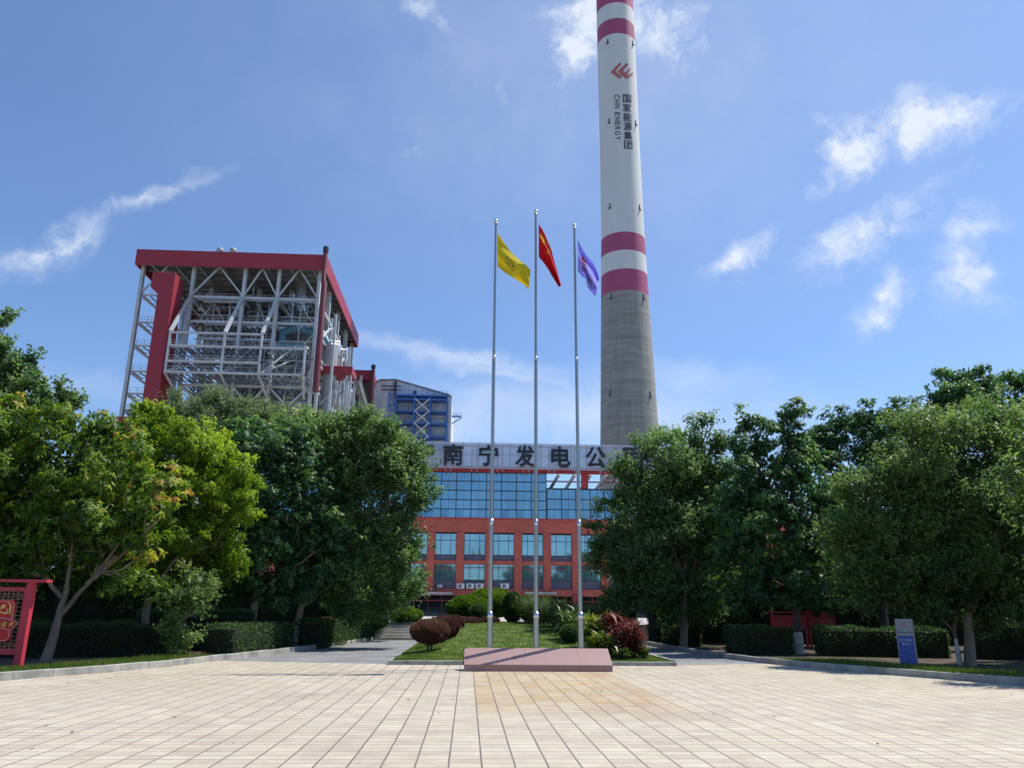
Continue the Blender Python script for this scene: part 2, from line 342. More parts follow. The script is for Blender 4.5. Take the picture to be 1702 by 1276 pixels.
# ------------------------------------------------------------------ ground, plaza, paths, lawn
def pave_material():
    m = bpy.data.materials.new('paving'); m.use_nodes = True; nt = m.node_tree; L = nt.links.new; p = nt.nodes['Principled BSDF']
    ge = N(nt, 'ShaderNodeNewGeometry'); sx = N(nt, 'ShaderNodeSeparateXYZ'); L(ge.outputs['Position'], sx.inputs[0])
    def mt(op, a, b=0.0, c=None, clamp=False):
        n = N(nt, 'ShaderNodeMath', operation=op, use_clamp=clamp)
        for i, v in enumerate((a, b, c)):
            if v is None: continue
            if isinstance(v, (int, float)): n.inputs[i].default_value = v
            else: L(v, n.inputs[i])
        return n.outputs[0]
    def noise(scale, detail=3, rough=.6, vec=None):
        n = N(nt, 'ShaderNodeTexNoise'); n.inputs['Scale'].default_value = scale; n.inputs['Detail'].default_value = detail; n.inputs['Roughness'].default_value = rough
        L(vec or ge.outputs['Position'], n.inputs['Vector']); return n.outputs['Fac']
    wob = mt('MULTIPLY_ADD', noise(1.3), .016, -.008)
    u = mt('DIVIDE', mt('ADD', mt('ADD', sx.outputs[0], wob), .165), .355); v = mt('DIVIDE', mt('ADD', sx.outputs[1], wob), .245)
    fu = mt('FRACT', u); fv = mt('FRACT', v); iu = mt('FLOOR', u); iv = mt('FLOOR', v)
    def line(f, w, soft):     # 1 on the joint
        d = mt('MINIMUM', f, mt('SUBTRACT', 1., f)); return mt('SUBTRACT', 1., mt('DIVIDE', mt('SUBTRACT', d, w), soft, clamp=True), clamp=True)
    lu = line(fu, .018, .022); lv = line(fv, .014, .04)
    cb = N(nt, 'ShaderNodeCombineXYZ'); L(iu, cb.inputs[0]); L(iv, cb.inputs[1])
    wnz = N(nt, 'ShaderNodeTexWhiteNoise', noise_dimensions='2D'); L(cb.outputs[0], wnz.inputs['Vector'])
    cb2 = N(nt, 'ShaderNodeCombineXYZ'); L(iu, cb2.inputs[0]); L(mt('FLOOR', mt('DIVIDE', iv, 3.)), cb2.inputs[1])
    wn2 = N(nt, 'ShaderNodeTexWhiteNoise', noise_dimensions='2D'); L(cb2.outputs[0], wn2.inputs['Vector'])
    r = N(nt, 'ShaderNodeValToRGB'); e = r.color_ramp.elements
    e[0].position = 0; e[0].color = (.395, .335, .25, 1); e[1].position = 1; e[1].color = (.545, .475, .375, 1); q = e.new(.3); q.color = (.46, .39, .318, 1); q = e.new(.55); q.color = (.475, .425, .318, 1); q = e.new(.75); q.color = (.495, .45, .36, 1)
    L(mt('ADD', mt('MULTIPLY', wnz.outputs[0], .62), mt('MULTIPLY_ADD', noise(.45, 4), 1.0, -.33), clamp=True), r.inputs[0])
    # fine grain and dirt
    g = mt('MULTIPLY_ADD', noise(70., 5, .7), .34, .83); d = mt('MULTIPLY_ADD', noise(2.2, 6, .7), .7, .66)
    sxy = N(nt, 'ShaderNodeMapping'); sxy.inputs['Scale'].default_value = (.8, 9, 1); L(ge.outputs['Position'], sxy.inputs[0])
    st = mt('MULTIPLY_ADD', noise(1.6, 4, .6, sxy.outputs[0]), .3, .85)
    k = mt('MULTIPLY', mt('MULTIPLY', mt('MULTIPLY', g, d), st), mt('MULTIPLY', mt('MULTIPLY_ADD', noise(.28, 5, .65), .42, .76), .985))
    c1 = N(nt, 'ShaderNodeMix', data_type='RGBA', blend_type='MULTIPLY'); c1.inputs[0].default_value = 1; L(r.outputs[0], c1.inputs[6])
    kk = N(nt, 'ShaderNodeCombineColor')
    for i in range(3): L(k, kk.inputs[i])
    L(kk.outputs[0], c1.inputs[7])
    # rusty water stain in front of the plinth: ends on the joints
    ux = mt('MULTIPLY', mt('GREATER_THAN', sx.outputs[0], .19), mt('SUBTRACT', 1., mt('DIVIDE', mt('SUBTRACT', sx.outputs[0], 3.55), .5, clamp=True), clamp=True))
    uy = mt('MULTIPLY', mt('DIVIDE', mt('SUBTRACT', sx.outputs[1], 12.6), 2.6, clamp=True), mt('LESS_THAN', sx.outputs[1], 22.9))
    ns = mt('MULTIPLY_ADD', mt('ADD', noise(.8, 5, .65, sxy.outputs[0]), mt('MULTIPLY', wn2.outputs[0], .25)), 1.9, -.55, clamp=True)
    sm = mt('MULTIPLY', mt('MULTIPLY', ux, uy), ns, clamp=True)
    c2 = N(nt, 'ShaderNodeMix', data_type='RGBA', blend_type='MULTIPLY'); L(mt('MULTIPLY', sm, .95), c2.inputs[0]); L(c1.outputs[2], c2.inputs[6]); c2.inputs[7].default_value = (.88, .71, .44, 1)
    # scattered small droppings
    vo = N(nt, 'ShaderNodeTexVoronoi'); vo.inputs['Scale'].default_value = 9; L(ge.outputs['Position'], vo.inputs['Vector'])
    sp = mt('MULTIPLY', mt('LESS_THAN', vo.outputs['Distance'], .13), mt('GREATER_THAN', noise(.35, 2), .6))
    spx = mt('MULTIPLY', sp, mt('GREATER_THAN', noise(3.1, 2), .58))
    c3 = N(nt, 'ShaderNodeMix', data_type='RGBA'); L(mt('MULTIPLY', spx, .6), c3.inputs[0]); L(c2.outputs[2], c3.inputs[6]); c3.inputs[7].default_value = (.12, .1, .08, 1)
    # joints
    lj = mt('MAXIMUM', mt('MULTIPLY', lu, mt('MULTIPLY_ADD', noise(1.1), .8, .55)), mt('MULTIPLY', lv, mt('MULTIPLY_ADD', noise(.9, 4), 1.5, .16)), clamp=True)
    c4 = N(nt, 'ShaderNodeMix', data_type='RGBA'); L(lj, c4.inputs[0]); L(c3.outputs[2], c4.inputs[6]); c4.inputs[7].default_value = (.13, .105, .095, 1)
    L(c4.outputs[2], p.inputs['Base Color']); p.inputs['Roughness'].default_value = .68
    bp = N(nt, 'ShaderNodeBump'); bp.inputs['Strength'].default_value = .35; bp.inputs['Distance'].default_value = .006
    L(mt('SUBTRACT', mt('MULTIPLY', noise(60., 4), .5), lj), bp.inputs['Height']); L(bp.outputs[0], p.inputs['Normal'])
    return m
M_soil = mat('soil', (.065, .05, .032), .95, var=.5, scale=1.5, bump=.6, bscale=14)
M_kerb = mat('kerb_stone', (.34, .33, .30), .8, var=.3, scale=1.8, bump=.3, two=(.19, .19, .18))
M_path = mat('path_concrete', (.20, .20, .205), .85, var=.25, scale=.7, bump=.3, bscale=30)  # path grey darkened throughout to hold the shade lying over part of it
struct('ground', MB().add([(-2500, -2500, -.06), (2500, -2500, -.06), (2500, 3500, -.06), (-2500, 3500, -.06)], [(0, 1, 2, 3)]), mat('far_ground', (.26, .25, .22), .95, var=.4, scale=.02))
KL = [(-17, 6), (-14.6, 11.5), (-12.4, 15.4), (-10.31, 19.08), (-9.1, 21.6), (-8.3, 23.8), (-7.75, 26.5), (-6.9, 30), (-6.0, 35), (-5.2, 41), (-5.0, 44)]
KR = [(19.5, 6), (17, 11.5), (14.9, 15.4), (13.0, 18.79), (11.7, 21.3), (10.6, 23.5), (9.75, 26.3), (9.1, 29.3), (8.9, 34), (8.8, 40), (8.8, 44)]
plaza = [(-60, -30)]+[(-60, 4), (-17, 6)]+KL[1:6]+[(KL[6][0], 26.5), (-2.42, 25.3), (-2.42, 25.0), (6.45, 25.0), (6.45, 25.3), (KR[6][0], 26.3)]+KR[1:6][::-1]+[(19.5, 6), (60, 4), (60, -30)]
mb = MB(); mb.add([(x, y, 0) for x, y in plaza], [tuple(range(len(plaza)))]); struct('plaza', mb, pave_material())
def strip(a, b, z, m, name):
    mb = MB(); mb.add([(x, y, z) for x, y in a+b[::-1]], [tuple(range(len(a)+len(b)))]); struct(name, mb, m)
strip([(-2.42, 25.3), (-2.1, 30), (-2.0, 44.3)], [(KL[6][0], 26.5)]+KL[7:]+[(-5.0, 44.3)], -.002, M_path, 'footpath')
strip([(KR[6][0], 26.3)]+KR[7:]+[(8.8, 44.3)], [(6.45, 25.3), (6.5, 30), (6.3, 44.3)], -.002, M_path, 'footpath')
strip(KL, [(-70, 6), (-70, 44.3), (-5.0, 44.3)][::1], .04, M_soil, 'planting_bed') if False else None
mb = MB(); pl = KL+[(-5.0, 45.9), (-75, 45.9), (-75, 6)]; mb.add([(x-.06, y, .05) for x, y in pl], [tuple(range(len(pl)))[::-1]]); struct('planting_bed', mb, M_soil)
mb = MB(); pl = KR+[(8.8, 45.9), (75, 45.9), (75, 6)]; mb.add([(x+.06, y, .05) for x, y in pl], [tuple(range(len(pl)))]); struct('planting_bed', mb, M_soil)
def kerb(pts, name, seg, w, h, out, label, rng):
    """a row of kerb stones with open joints along a polyline"""
    P = [np.array(p, float) for p in pts]; d = [0]
    for a, b in zip(P, P[1:]): d.append(d[-1]+np.linalg.norm(b-a))
    def pos(s): return np.array([np.interp(s, d, [p[0] for p in P]), np.interp(s, d, [p[1] for p in P])])
    mb = MB(); s = 0
    while s < d[-1]-.05:
        e = min(s+seg, d[-1]); a, b = pos(s+.006), pos(e-.006); t = unit(b-a); n = np.array([-t[1], t[0]])*out*w; hh = h+rng.uniform(-.008, .008)
        q = [a, b, b+n, a+n]; q2 = [a+n*.06, b+n*.06, b+n, a+n]
        v = [(*x, -.02) for x in q]+[(*x, hh-.012) for x in q]+[(*x, hh) for x in q2]
        mb.add(v, [(0, 1, 5, 4), (1, 2, 6, 5), (2, 3, 7, 6), (3, 0, 4, 7), (4, 5, 9, 8), (5, 6, 10, 9), (6, 7, 11, 10), (7, 4, 8, 11), (8, 9, 10, 11), (3, 2, 1, 0)]); s = e
    o = mb.build(name, M_kerb); return tag(o, kind='structure')
RK = np.random.default_rng(5); 
kerb(KL, 'kerb', 1.0, .16, .17, 1, '', RK); kerb(KR, 'kerb', 1.0, .16, .17, -1, '', RK)
kerb([(-2.36, 25.0), (-.09, 25.0)], 'kerb', .58, .14, .12, 1, '', RK); kerb([(4.04, 25.0), (6.42, 25.0)], 'kerb', .58, .14, .12, 1, '', RK)
kerb([(6.5, 25.6), (6.6, 30), (6.4, 41)], 'kerb', .9, .12, .14, 1, '', RK)
kerb([(-2.36, 25.16), (-2.36, 26.4)], 'kerb', .58, .10, .11, -1, '', RK)
# lawn
def lawn_z(x, y):
    t = np.clip((y-25.1)/15.5, 0, 1); t = t*t*(3-2*t); s = np.clip(np.minimum((x+2.2)/2.0, (6.45-x)/1.6), 0, 1); s = s*s*(3-2*s)
    return .085+.87*t*s+.05*np.clip(s, 0, 1)*np.clip((y-25.1)/2, 0, 1)
gx = np.linspace(-2.28, 6.46, 60); gy = np.linspace(25.13, 42.5, 90); X, Y = np.meshgrid(gx, gy); Z = lawn_z(X, Y)+.012*np.sin(X*5.1+Y*3)+.012*np.sin(Y*4.3-X*2.2)
mb = MB(); n = len(gx); mb.add(np.stack([X, Y, Z], -1).reshape(-1, 3), [(j*n+i, j*n+i+1, (j+1)*n+i+1, (j+1)*n+i) for j in range(len(gy)-1) for i in range(n-1)], 0, True)
struct('lawn', mb, mat('turf', (.12, .175, .035), .95, var=.3, scale=1.1, bump=.8, bscale=60, two=(.075, .115, .022)))
M_grass = leafmat('grass_blades', [(0, (.06, .11, .016)), (.5, (.12, .19, .03)), (1, (.30, .27, .08))], .35, .6, .25)
def grass(name, n, xy, zf, ln, seed):
    r = np.random.default_rng(seed); x, y = xy(r, n); b = np.stack([x, y, zf(x, y)], 1); a = r.normal(0, .45, (n, 3)); a[:, 2] = 1; a = nrmz(a); q = nrmz(np.cross(a, r.normal(size=(n, 3))))
    t = .45+.22*np.sin(x*1.3+y*.7)*np.sin(y*.9-x*.5)+r.normal(0, .16, n)
    return tag(leaf_mesh(name, M_grass, b, a, q, ln*r.uniform(.5, 1.3, n), .014*r.uniform(.7, 1.5, n), t, bend=.3), kind='stuff')
grass('grass', 90000, lambda r, n: (r.uniform(-2.26, 6.44, n), 25.15+16.5*r.random(n)**1.5), lambda x, y: lawn_z(x, y)-.005, .055, 1)
def along(pts, w, side):
    P = np.array(pts, float); d = np.r_[0, np.cumsum(np.linalg.norm(np.diff(P, axis=0), axis=1))]
    def f(r, n):
        s = r.uniform(0, d[-1], n); x = np.interp(s, d, P[:, 0]); y = np.interp(s, d, P[:, 1]); o = .2+w*r.random(n)**1.4
        return x+side*o, y+.25*o*r.normal(0, 1, n)
    return f
grass('grass', 26000, along(KL[2:7], 1.6, -1), lambda x, y: 0*x+.05, .17, 2)
grass('grass', 30000, along(KR[2:7], 2.4, 1), lambda x, y: 0*x+.05, .16, 3)
# raised terrace in front of the office block, its retaining wall and the steps up to it
M_conc = mat('terrace_concrete', (.40, .38, .35), .85, var=.2, scale=.6, bump=.3, streak=.3)
struct('terrace', MB().box(-80, 80, 46.6, 140, -.05, .86), M_conc)
mb = MB(); mb.box(-9.5, -5.05, 46.0, 46.6, 0, 1.12); mb.box(-9.5, -5.05, 45.95, 46.62, 1.12, 1.2); mb.box(-2.0, .6, 46.0, 46.6, 0, 1.12); mb.box(-2.0, .6, 45.95, 46.62, 1.12, 1.2)
tag(mb.build('retaining_wall', mat('wall_render', (.33, .32, .31), .85, var=.25, scale=1.2, bump=.2), None, (-5, 46.3, 0)), 'low grey retaining wall beside the garden steps', 'wall')
st = thing('stone_steps', (-3.5, 45, 0), 'pale stone steps climbing between the left hedge and the purple shrubs', 'steps')
for i in range(6):
    MB().box(-5.0+.0*i, -2.02, 44.4+.38*i, 46.7, .15*i if i else -.02, .15*(i+1)).build('tread', mat('step_stone', (.45, .43, .39), .8, var=.2, scale=2, bump=.2), st)
# granite plinth
M_gran = mat('granite', (.32, .20, .185), .52, var=.25, scale=90, two=(.19, .105, .10), spec=.5)
pl = thing('granite_plinth', (1.97, 22.9, 0), 'wedge shaped pink granite plinth in front of the three flagpoles', 'plinth')
sec = [(22.5, -.02), (22.5, .17), (22.52, .19), (23.22, .57), (23.3, .57), (23.3, -.02)]
xs = [-.06, .82, 1.62, 2.2, 3.1, 4.0]
for a, b in zip(xs, xs[1:]):
    mb = MB(); a += .0015; b -= .0015; n = len(sec); mb.add([(a, y, z) for y, z in sec]+[(b, y, z) for y, z in sec], [tuple(range(n)), tuple(range(n, 2*n))[::-1]]+[(i, n+i, n+(i+1) % n, (i+1) % n) for i in range(n)])
    mb.build('granite_block', M_gran, pl)

# ------------------------------------------------------------------ flagpoles and flags
M_steel = mat('brushed_steel', (.36, .37, .37), .33, .95, var=.12, scale=3, streak=.05)
M_ball = mat('polished_steel', (.7, .7, .72), .2, 1, var=.03)
POLES = [(.655, 23.5, (825, 368), 'left'), (1.985, 23.5, (893, 352), 'mid'), (3.275, 23.5, (957.5, 376), 'right')]
FLAGNAMES = ['yellow', 'red', 'purple']
def fp_z(py, px=870): return at(px, py, 23.5)[2]
for (x, y, top, _), fn in zip(POLES, FLAGNAMES):
    zt = at(*top, y)[2]
    t = thing('flagpole', (x, y, .05), 'tall stainless steel flagpole flying the %s flag' % fn, 'flagpole', 'flagpoles behind the plinth')
    z1 = fp_z(1026); z2 = fp_z(872); z3 = fp_z(597)
    MB().tube([(x, y, -.05), (x, y, z1)], .084, 24).build('base_section', M_steel, t)
    MB().tube([(x, y, z1+.16), (x, y, z2)], .063, 24).build('lower_section', M_steel, t)
    MB().tube([(x, y, z2+.16), (x, y, z3)], .05, 20).build('middle_section', M_steel, t)
    MB().tube([(x, y, z3+.1), (x, y, zt-.07)], [.04, .034], 20).build('top_section', M_steel, t)
    for z, ra, rb, hh in ((z1, .088, .065, .17), (z2, .068, .052, .17), (z3, .055, .042, .11)):
        MB().lathe((x, y, z), [(ra*.6, 0), (ra, 0), (ra*1.04, .03), (ra*1.04, .06), (rb*1.03, hh), (rb*.6, hh)], 24).build('collar', M_ball, t)
    b = MB(); b.sphere((x, y, zt+.01), .072, 18); b.lathe((x, y, zt-.09), [(.02, 0), (.06, 0), (.06, .025), (.03, .035)], 18); b.build('finial', M_ball, t)
    h = MB(); h.tube([(x-.062, y-.06, .7), (x-.052, y-.05, zt-.15)], .005, 5); h.build('halyard', mat('rope', (.5, .48, .42), .9), t)
def star(cx, cy, r, rot=0):
    return [(cx+(r if i % 2 == 0 else r*.38)*math.sin(rot+i*math.pi/5), cy+(r if i % 2 == 0 else r*.38)*math.cos(rot+i*math.pi/5)) for i in range(10)]
def inpoly(x, y, poly):
    ins = np.zeros(x.shape, bool); n = len(poly)
    for i in range(n):
        (x1, y1), (x2, y2) = poly[i], poly[(i+1) % n]
        if y1 == y2: continue
        c = ((y1 > y) != (y2 > y)) & (x < (x2-x1)*(y-y1)/(y2-y1)+x1); ins ^= c
    return ins
def flag(label, topc, botc, Y, depth_fn, mats, paint, nu=120, nv=84):
    """cloth spanned between an upper and a lower edge curve; depth_fn folds it towards and away from the viewer"""
    def cur(c, t):
        c = np.array(c, float); s = np.r_[0, np.cumsum(np.hypot(*np.diff(c, axis=0).T))]; s /= s[-1]
        return np.stack([np.interp(t, s, c[:, 0]), np.interp(t, s, c[:, 1])], -1)
    us = np.linspace(0, 1, nu+1); vs = np.linspace(0, 1, nv+1); a = cur(topc, us); b = cur(botc, us)
    k = np.ones(9)/9
    for q in (a, b):
        for c in (0, 1): q[:, c] = np.convolve(np.pad(q[:, c], 4, mode='reflect', reflect_type='odd'), k, 'valid')
    P = []
    for j in vs:
        for i, u in enumerate(us):
            p = a[i]*(1-j)+b[i]*j; P.append(at(p[0], p[1], Y+depth_fn(u, j)))
    mb = MB(); n = nu+1; fs = [(j*n+i, j*n+i+1, (j+1)*n+i+1, (j+1)*n+i) for j in range(nv) for i in range(nu)]
    U, V = np.meshgrid((np.arange(nu)+.5)/nu, (np.arange(nv)+.5)/nv); mi = paint(U, V).ravel().astype(int)
    mb.add(P, fs, 0, True); mb.m = [int(q) for q in mi]
    o = mb.build('flag', mats, None, P[0]); md = o.modifiers.new('thickness', 'SOLIDIFY'); md.thickness = .006; md.offset = 0
    return tag(o, label, 'flag', 'flags on the three poles')
def clothmat(name, col):
    m = mat(name, col, .75, var=.06, scale=8, spec=.2); nt = m.node_tree; p = nt.nodes['Principled BSDF']
    t = N(nt, 'ShaderNodeBsdfTranslucent'); t.inputs[0].default_value = (*np.minimum(np.array(col)*1.1, 1), 1); x = N(nt, 'ShaderNodeMixShader'); x.inputs[0].default_value = .45
    nt.links.new(p.outputs[0], x.inputs[1]); nt.links.new(t.outputs[0], x.inputs[2]); nt.links.new(x.outputs[0], nt.nodes['Material Output'].inputs[0]); return m
def paint_y(U, V):
    m = np.zeros(U.shape); x = (U-.42)*1.5; y = .52-V; r = np.hypot(x, y); th = np.degrees(np.arctan2(y, x))
    m[(r > .10) & (r < .145) & (th < 150) & (th > -170) & (np.abs(np.sin(np.radians(th*4.5))) > .3)] = 1
    for k in range(6):
        a = math.radians(-75+k*30); cx, cy = .215*math.cos(a), .215*math.sin(a)
        e = ((x-cx)*math.cos(a+.9)+(y-cy)*math.sin(a+.9))/.055; f = (-(x-cx)*math.sin(a+.9)+(y-cy)*math.cos(a+.9))/.02; m[e*e+f*f < 1] = 1
    for k in range(5):
        a = math.radians(115+k*30); cx, cy = .205*math.cos(a), .205*math.sin(a)
        e = ((x-cx)*math.cos(a-.9)+(y-cy)*math.sin(a-.9))/.05; f = (-(x-cx)*math.sin(a-.9)+(y-cy)*math.cos(a-.9))/.02; m[e*e+f*f < 1] = 1
    m[(r < .06) & (np.abs(x) < .022)] = 1
    return m
flag('yellow flag with a dark wheat ear emblem drooping from the pole', [(827, 387), (836, 401), (850, 420), (866, 435), (876, 442), (882, 450)], [(827, 443), (838, 452), (847, 458), (860, 466), (871, 473), (878.5, 481)], 23.45,
     lambda u, v: .16*u*math.sin(7*v+2*u)+.10*math.sin(5*u+9*v)*(.2+u)-.12*u, [clothmat('yellow_cloth', (.72, .60, .03)), clothmat('emblem_olive', (.20, .19, .05))], paint_y)
RST = [star(.14, .27, .16)]+[star(.33+dx, cy, .06, ro) for dx, cy, ro in ((.0, .10, .4), (.07, .2, .2), (.07, .36, 0), (.0, .46, -.4))]
def paint_r(U, V):
    m = np.zeros(U.shape)
    for s in RST: m[inpoly(U*1.5, V, [(q[0]*1.3+.02, 1-(1-q[1]) if False else q[1]) for q in s])] = 1
    return m
flag('red flag with five yellow stars hanging from the tallest pole', [(895.5, 372), (904, 386), (910, 400), (916, 414), (920, 430), (924, 444), (933, 475)], [(895.5, 427), (903, 436), (911, 447), (917, 458), (924, 469), (929, 477)], 23.45,
     lambda u, v: .13*math.sin(11*v+1.5*u)*(.15+u)+.08*math.sin(6*u), [clothmat('red_cloth', (.66, .015, .025)), clothmat('star_yellow', (.8, .55, .02))], paint_r)
def paint_p(U, V):
    m = np.zeros(U.shape); x = U*1.5; y = 1-V
    for o in (0, .14): m[inpoly(x, y, [(.28+o, .62), (.38+o, .76), (.44+o, .72), (.37+o, .62), (.50+o, .46), (.43+o, .42)])] = 1
    m[(np.abs(y-.33) < .05) & (x > .3) & (x < 1.15) & (np.mod(x*9, 1) < .72)] = 2
    m[(np.abs(y-.23) < .03) & (x > .3) & (x < 1.15) & (np.mod(x*14, 1) < .7)] = 2
    return m
flag('pale purple flag with a red and black logo beside the chimney', [(960.5, 399), (967, 412), (974, 424), (982, 433), (988, 440), (993, 453), (996, 462)], [(960.5, 450), (967, 459), (974, 463), (976, 474), (980, 482), (985, 487), (989.5, 493)], 23.45,
     lambda u, v: .30*math.sin(7.5*v+.5)*(.12+.8*u)+.05*math.sin(9*u), [clothmat('purple_cloth', (.40, .38, .86)), clothmat('logo_red', (.6, .03, .03)), clothmat('logo_ink', (.06, .06, .12))], paint_p)

# leaf litter on the paving
def litter(n, seed):
    r = np.random.default_rng(seed); f1, f2 = along(KL[1:7], 2.2, 1), along(KR[1:7], 2.4, -1); x1, y1 = f1(r, n); x2, y2 = f2(r, n); x3, y3 = r.uniform(-9, 11, n//3), r.uniform(8, 22, n//3)
    x, y = np.r_[x1, x2, x3], np.r_[y1, y2, y3]; m = len(x); az = r.uniform(0, 6.28, m); a = np.stack([np.cos(az), np.sin(az), r.normal(.05, .08, m)], 1); a = nrmz(a); q = nrmz(np.stack([r.normal(0, .2, m), r.normal(0, .2, m), np.ones(m)], 1))
    return tag(leaf_mesh('fallen_leaves', leafmat('dry_leaves', [(0, (.10, .055, .02)), (.5, (.17, .10, .035)), (1, (.09, .11, .03))], .2, .7, .2), np.stack([x, y, np.full(m, .006)], 1), a, q, r.uniform(.04, .10, m), r.uniform(.02, .04, m), r.random(m), bend=-.1), kind='stuff')
litter(90, 8)
# ------------------------------------------------------------------ office block
def tile_mat(name, col, dark, sx_, sz_):
    m = bpy.data.materials.new(name); m.use_nodes = True; nt = m.node_tree; L = nt.links.new; p = nt.nodes['Principled BSDF']
    ge = N(nt, 'ShaderNodeNewGeometry'); sx = N(nt, 'ShaderNodeSeparateXYZ'); L(ge.outputs['Position'], sx.inputs[0])
    cb = N(nt, 'ShaderNodeCombineXYZ'); ad = N(nt, 'ShaderNodeMath', operation='ADD'); L(sx.outputs[0], ad.inputs[0]); L(sx.outputs[1], ad.inputs[1]); L(ad.outputs[0], cb.inputs[0]); L(sx.outputs[2], cb.inputs[1])
    b = N(nt, 'ShaderNodeTexBrick'); b.offset = 0; L(cb.outputs[0], b.inputs['Vector']); b.inputs['Scale'].default_value = 1; b.inputs['Brick Width'].default_value = sx_; b.inputs['Row Height'].default_value = sz_
    b.inputs['Mortar Size'].default_value = .012; b.inputs['Mortar Smooth'].default_value = .3; b.inputs['Color1'].default_value = (*col, 1); b.inputs['Color2'].default_value = (*(np.array(col)*.82), 1); b.inputs['Mortar'].default_value = (*dark, 1)
    n = N(nt, 'ShaderNodeTexNoise'); n.inputs['Scale'].default_value = .5; n.inputs['Detail'].default_value = 6; L(ge.outputs['Position'], n.inputs['Vector'])
    x = N(nt, 'ShaderNodeMix', data_type='RGBA', blend_type='MULTIPLY'); x.inputs[0].default_value = .5; L(b.outputs[0], x.inputs[6]); L(n.outputs['Fac'], x.inputs[7])
    L(x.outputs[2], p.inputs['Base Color']); p.inputs['Roughness'].default_value = .45; return m
def glassmat(name, col, rough=.04):
    m = mat(name, col, rough, .72, var=.16, scale=.35, spec=.8, bump=.05, bscale=.5); return m
M_red = tile_mat('red_tile', (.76, .15, .095), (.42, .09, .07), .62, .31)
M_redp = mat('red_panel', (.42, .045, .05), .5, var=.12, scale=.6)
M_dark = mat('interior_dark', (.012, .014, .018), .9)
M_frame = mat('window_frame', (.045, .05, .055), .4, .4)
M_glass = glassmat('blue_glass', (.26, .46, .56)); M_glassu = glassmat('curtain_glass', (.20, .38, .50))
M_span = mat('spandrel', (.10, .105, .15), .5, var=.15)
Y0 = 94.0
def bz(py, Y=Y0, px=860): return at(px, py, Y)[2]
ob = thing('office_building', (3, Y0, .86), 'red tiled office block with blue glass upper storeys behind the flagpoles', 'building')
zA, zB, zC, zD = bz(978), bz(938), bz(932), bz(887); zE = bz(862); zF = bz(811); zG = bz(785); zH = bz(779); zK = bz(990)
PIT = 3.42; XC0 = at(789, 910, Y0)[0]; WW_ = 2.52
bx = [XC0+PIT*k for k in range(-2, 7)]; xl, xr = bx[0]-PIT/2, bx[-1]+PIT/2
XL, XR = -27.0, 39.0
m_ = MB(); m_.box(XL, XR, Y0+.02, Y0+.42, zD+.12, zE); m_.box(XL, XR, Y0-.02, Y0+.42, zC+.02, zB-.02); m_.box(XL, XR, Y0-.05, Y0+.42, zK, zA-.02)
m_.box(XL, xl, Y0, Y0+.42, zA-.02, zC+.02); m_.box(XL, xl, Y0, Y0+.42, zB-.02, zD+.12); m_.box(xr, XR, Y0, Y0+.42, zA-.02, zC+.02); m_.box(xr, XR, Y0, Y0+.42, zB-.02, zD+.12)
m_.build('wall', M_red, ob)
for i in range(len(bx)+1):
    x = bx[0]-PIT/2+PIT*i; MB().box(x-.45, x+.45, Y0-.12, Y0+.4, zK+.3, zD+.115).build('pier', M_red, ob)
MB().box(XL, XR, Y0-.10, Y0+.02, zE-.06, zE+.08).build('cornice', M_redp, ob)
for x in bx:
    for r, (za, zb) in enumerate(((zA, zC), (zB, zD))):
        f = MB(); gz = za+(zb-za)*.30; x0, x1 = x-WW_/2, x+WW_/2; yb = Y0+.2
        f.box(x0, x1, yb, yb+.08, za, za+.06); f.box(x0, x1, yb, yb+.08, zb-.06, zb); f.box(x0, x0+.06, yb, yb+.08, za+.06, zb-.06); f.box(x1-.06, x1, yb, yb+.08, za+.06, zb-.06)
        f.box(x0+.06, x1-.06, yb-.01, yb+.08, gz-.04, gz+.04); tz = zb-(zb-za)*.23; f.box(x0+.06, x1-.06, yb-.005, yb+.08, tz-.035, tz+.035)
        for q in (.27, .73): f.box(x0+WW_*q-.03, x0+WW_*q+.03, yb+.005, yb+.08, gz+.04, zb-.06)
        w = f.build('window', M_frame, ob)
        MB().box(x0+.06, x1-.06, yb+.03, yb+.06, gz+.04, zb-.06).build('pane', M_glass, w)
        MB().box(x0+.06, x1-.06, yb+.03, yb+.06, za+.06, gz-.04).build('spandrel_panel', M_span, w)
        if r == 0: MB().box(x0+.07, x1-.07, yb-.03, yb+.0, tz-.20, tz-.14).build('blind_rail', M_redp, w)
MB().box(XL, XR, Y0+.45, Y0+17, .86, zE-.1).build('core', M_dark, ob)
# curtain wall: full height on the left, one storey lower on the right with an open roof terrace above
xs = at(909, 830, Y0)[0]
def curtain(x0, x1, z0, z1, rows, cols, name):
    g = MB().box(x0, x1, Y0+.30, Y0+.42, z0+.02, z1).build(name, M_glassu, ob); f = MB()
    for j in range(rows+1):
        z = z0+(z1-z0)*j/rows; f.box(x0, x1, Y0+.22, Y0+.298, z-.05 if j else z+.03, z+.05)
    for i in range(cols+1):
        x = x0+(x1-x0)*i/cols; f.box(x-.045, x+.045, Y0+.215, Y0+.297, z0+.06, z1)
        if i < cols: x += (x1-x0)/cols/2; f.box(x-.012, x+.012, Y0+.25, Y0+.296, z0+.06, z1-.02)
    f.build('mullions', M_frame, g)
    r = np.random.default_rng(int(cols)); p = MB()
    for i in range(cols):
        if r.random() < .5: a = x0+(x1-x0)*i/cols+.06; p.box(a, a+.75, Y0+.285, Y0+.299, z0+.12, z0+(z1-z0)/rows-.08)
    p.build('open_sash', glassmat('sash_glass', (.14, .28, .42), .1), g)
curtain(XL, xs-.05, zE, zG, 5, 20, 'curtain_wall'); curtain(xs+.05, XR, zE, zF, 3, 17, 'curtain_wall')
MB().box(XL, xs, Y0+.5, Y0+16, zE, zG-.02).build('upper_block', M_dark, ob)
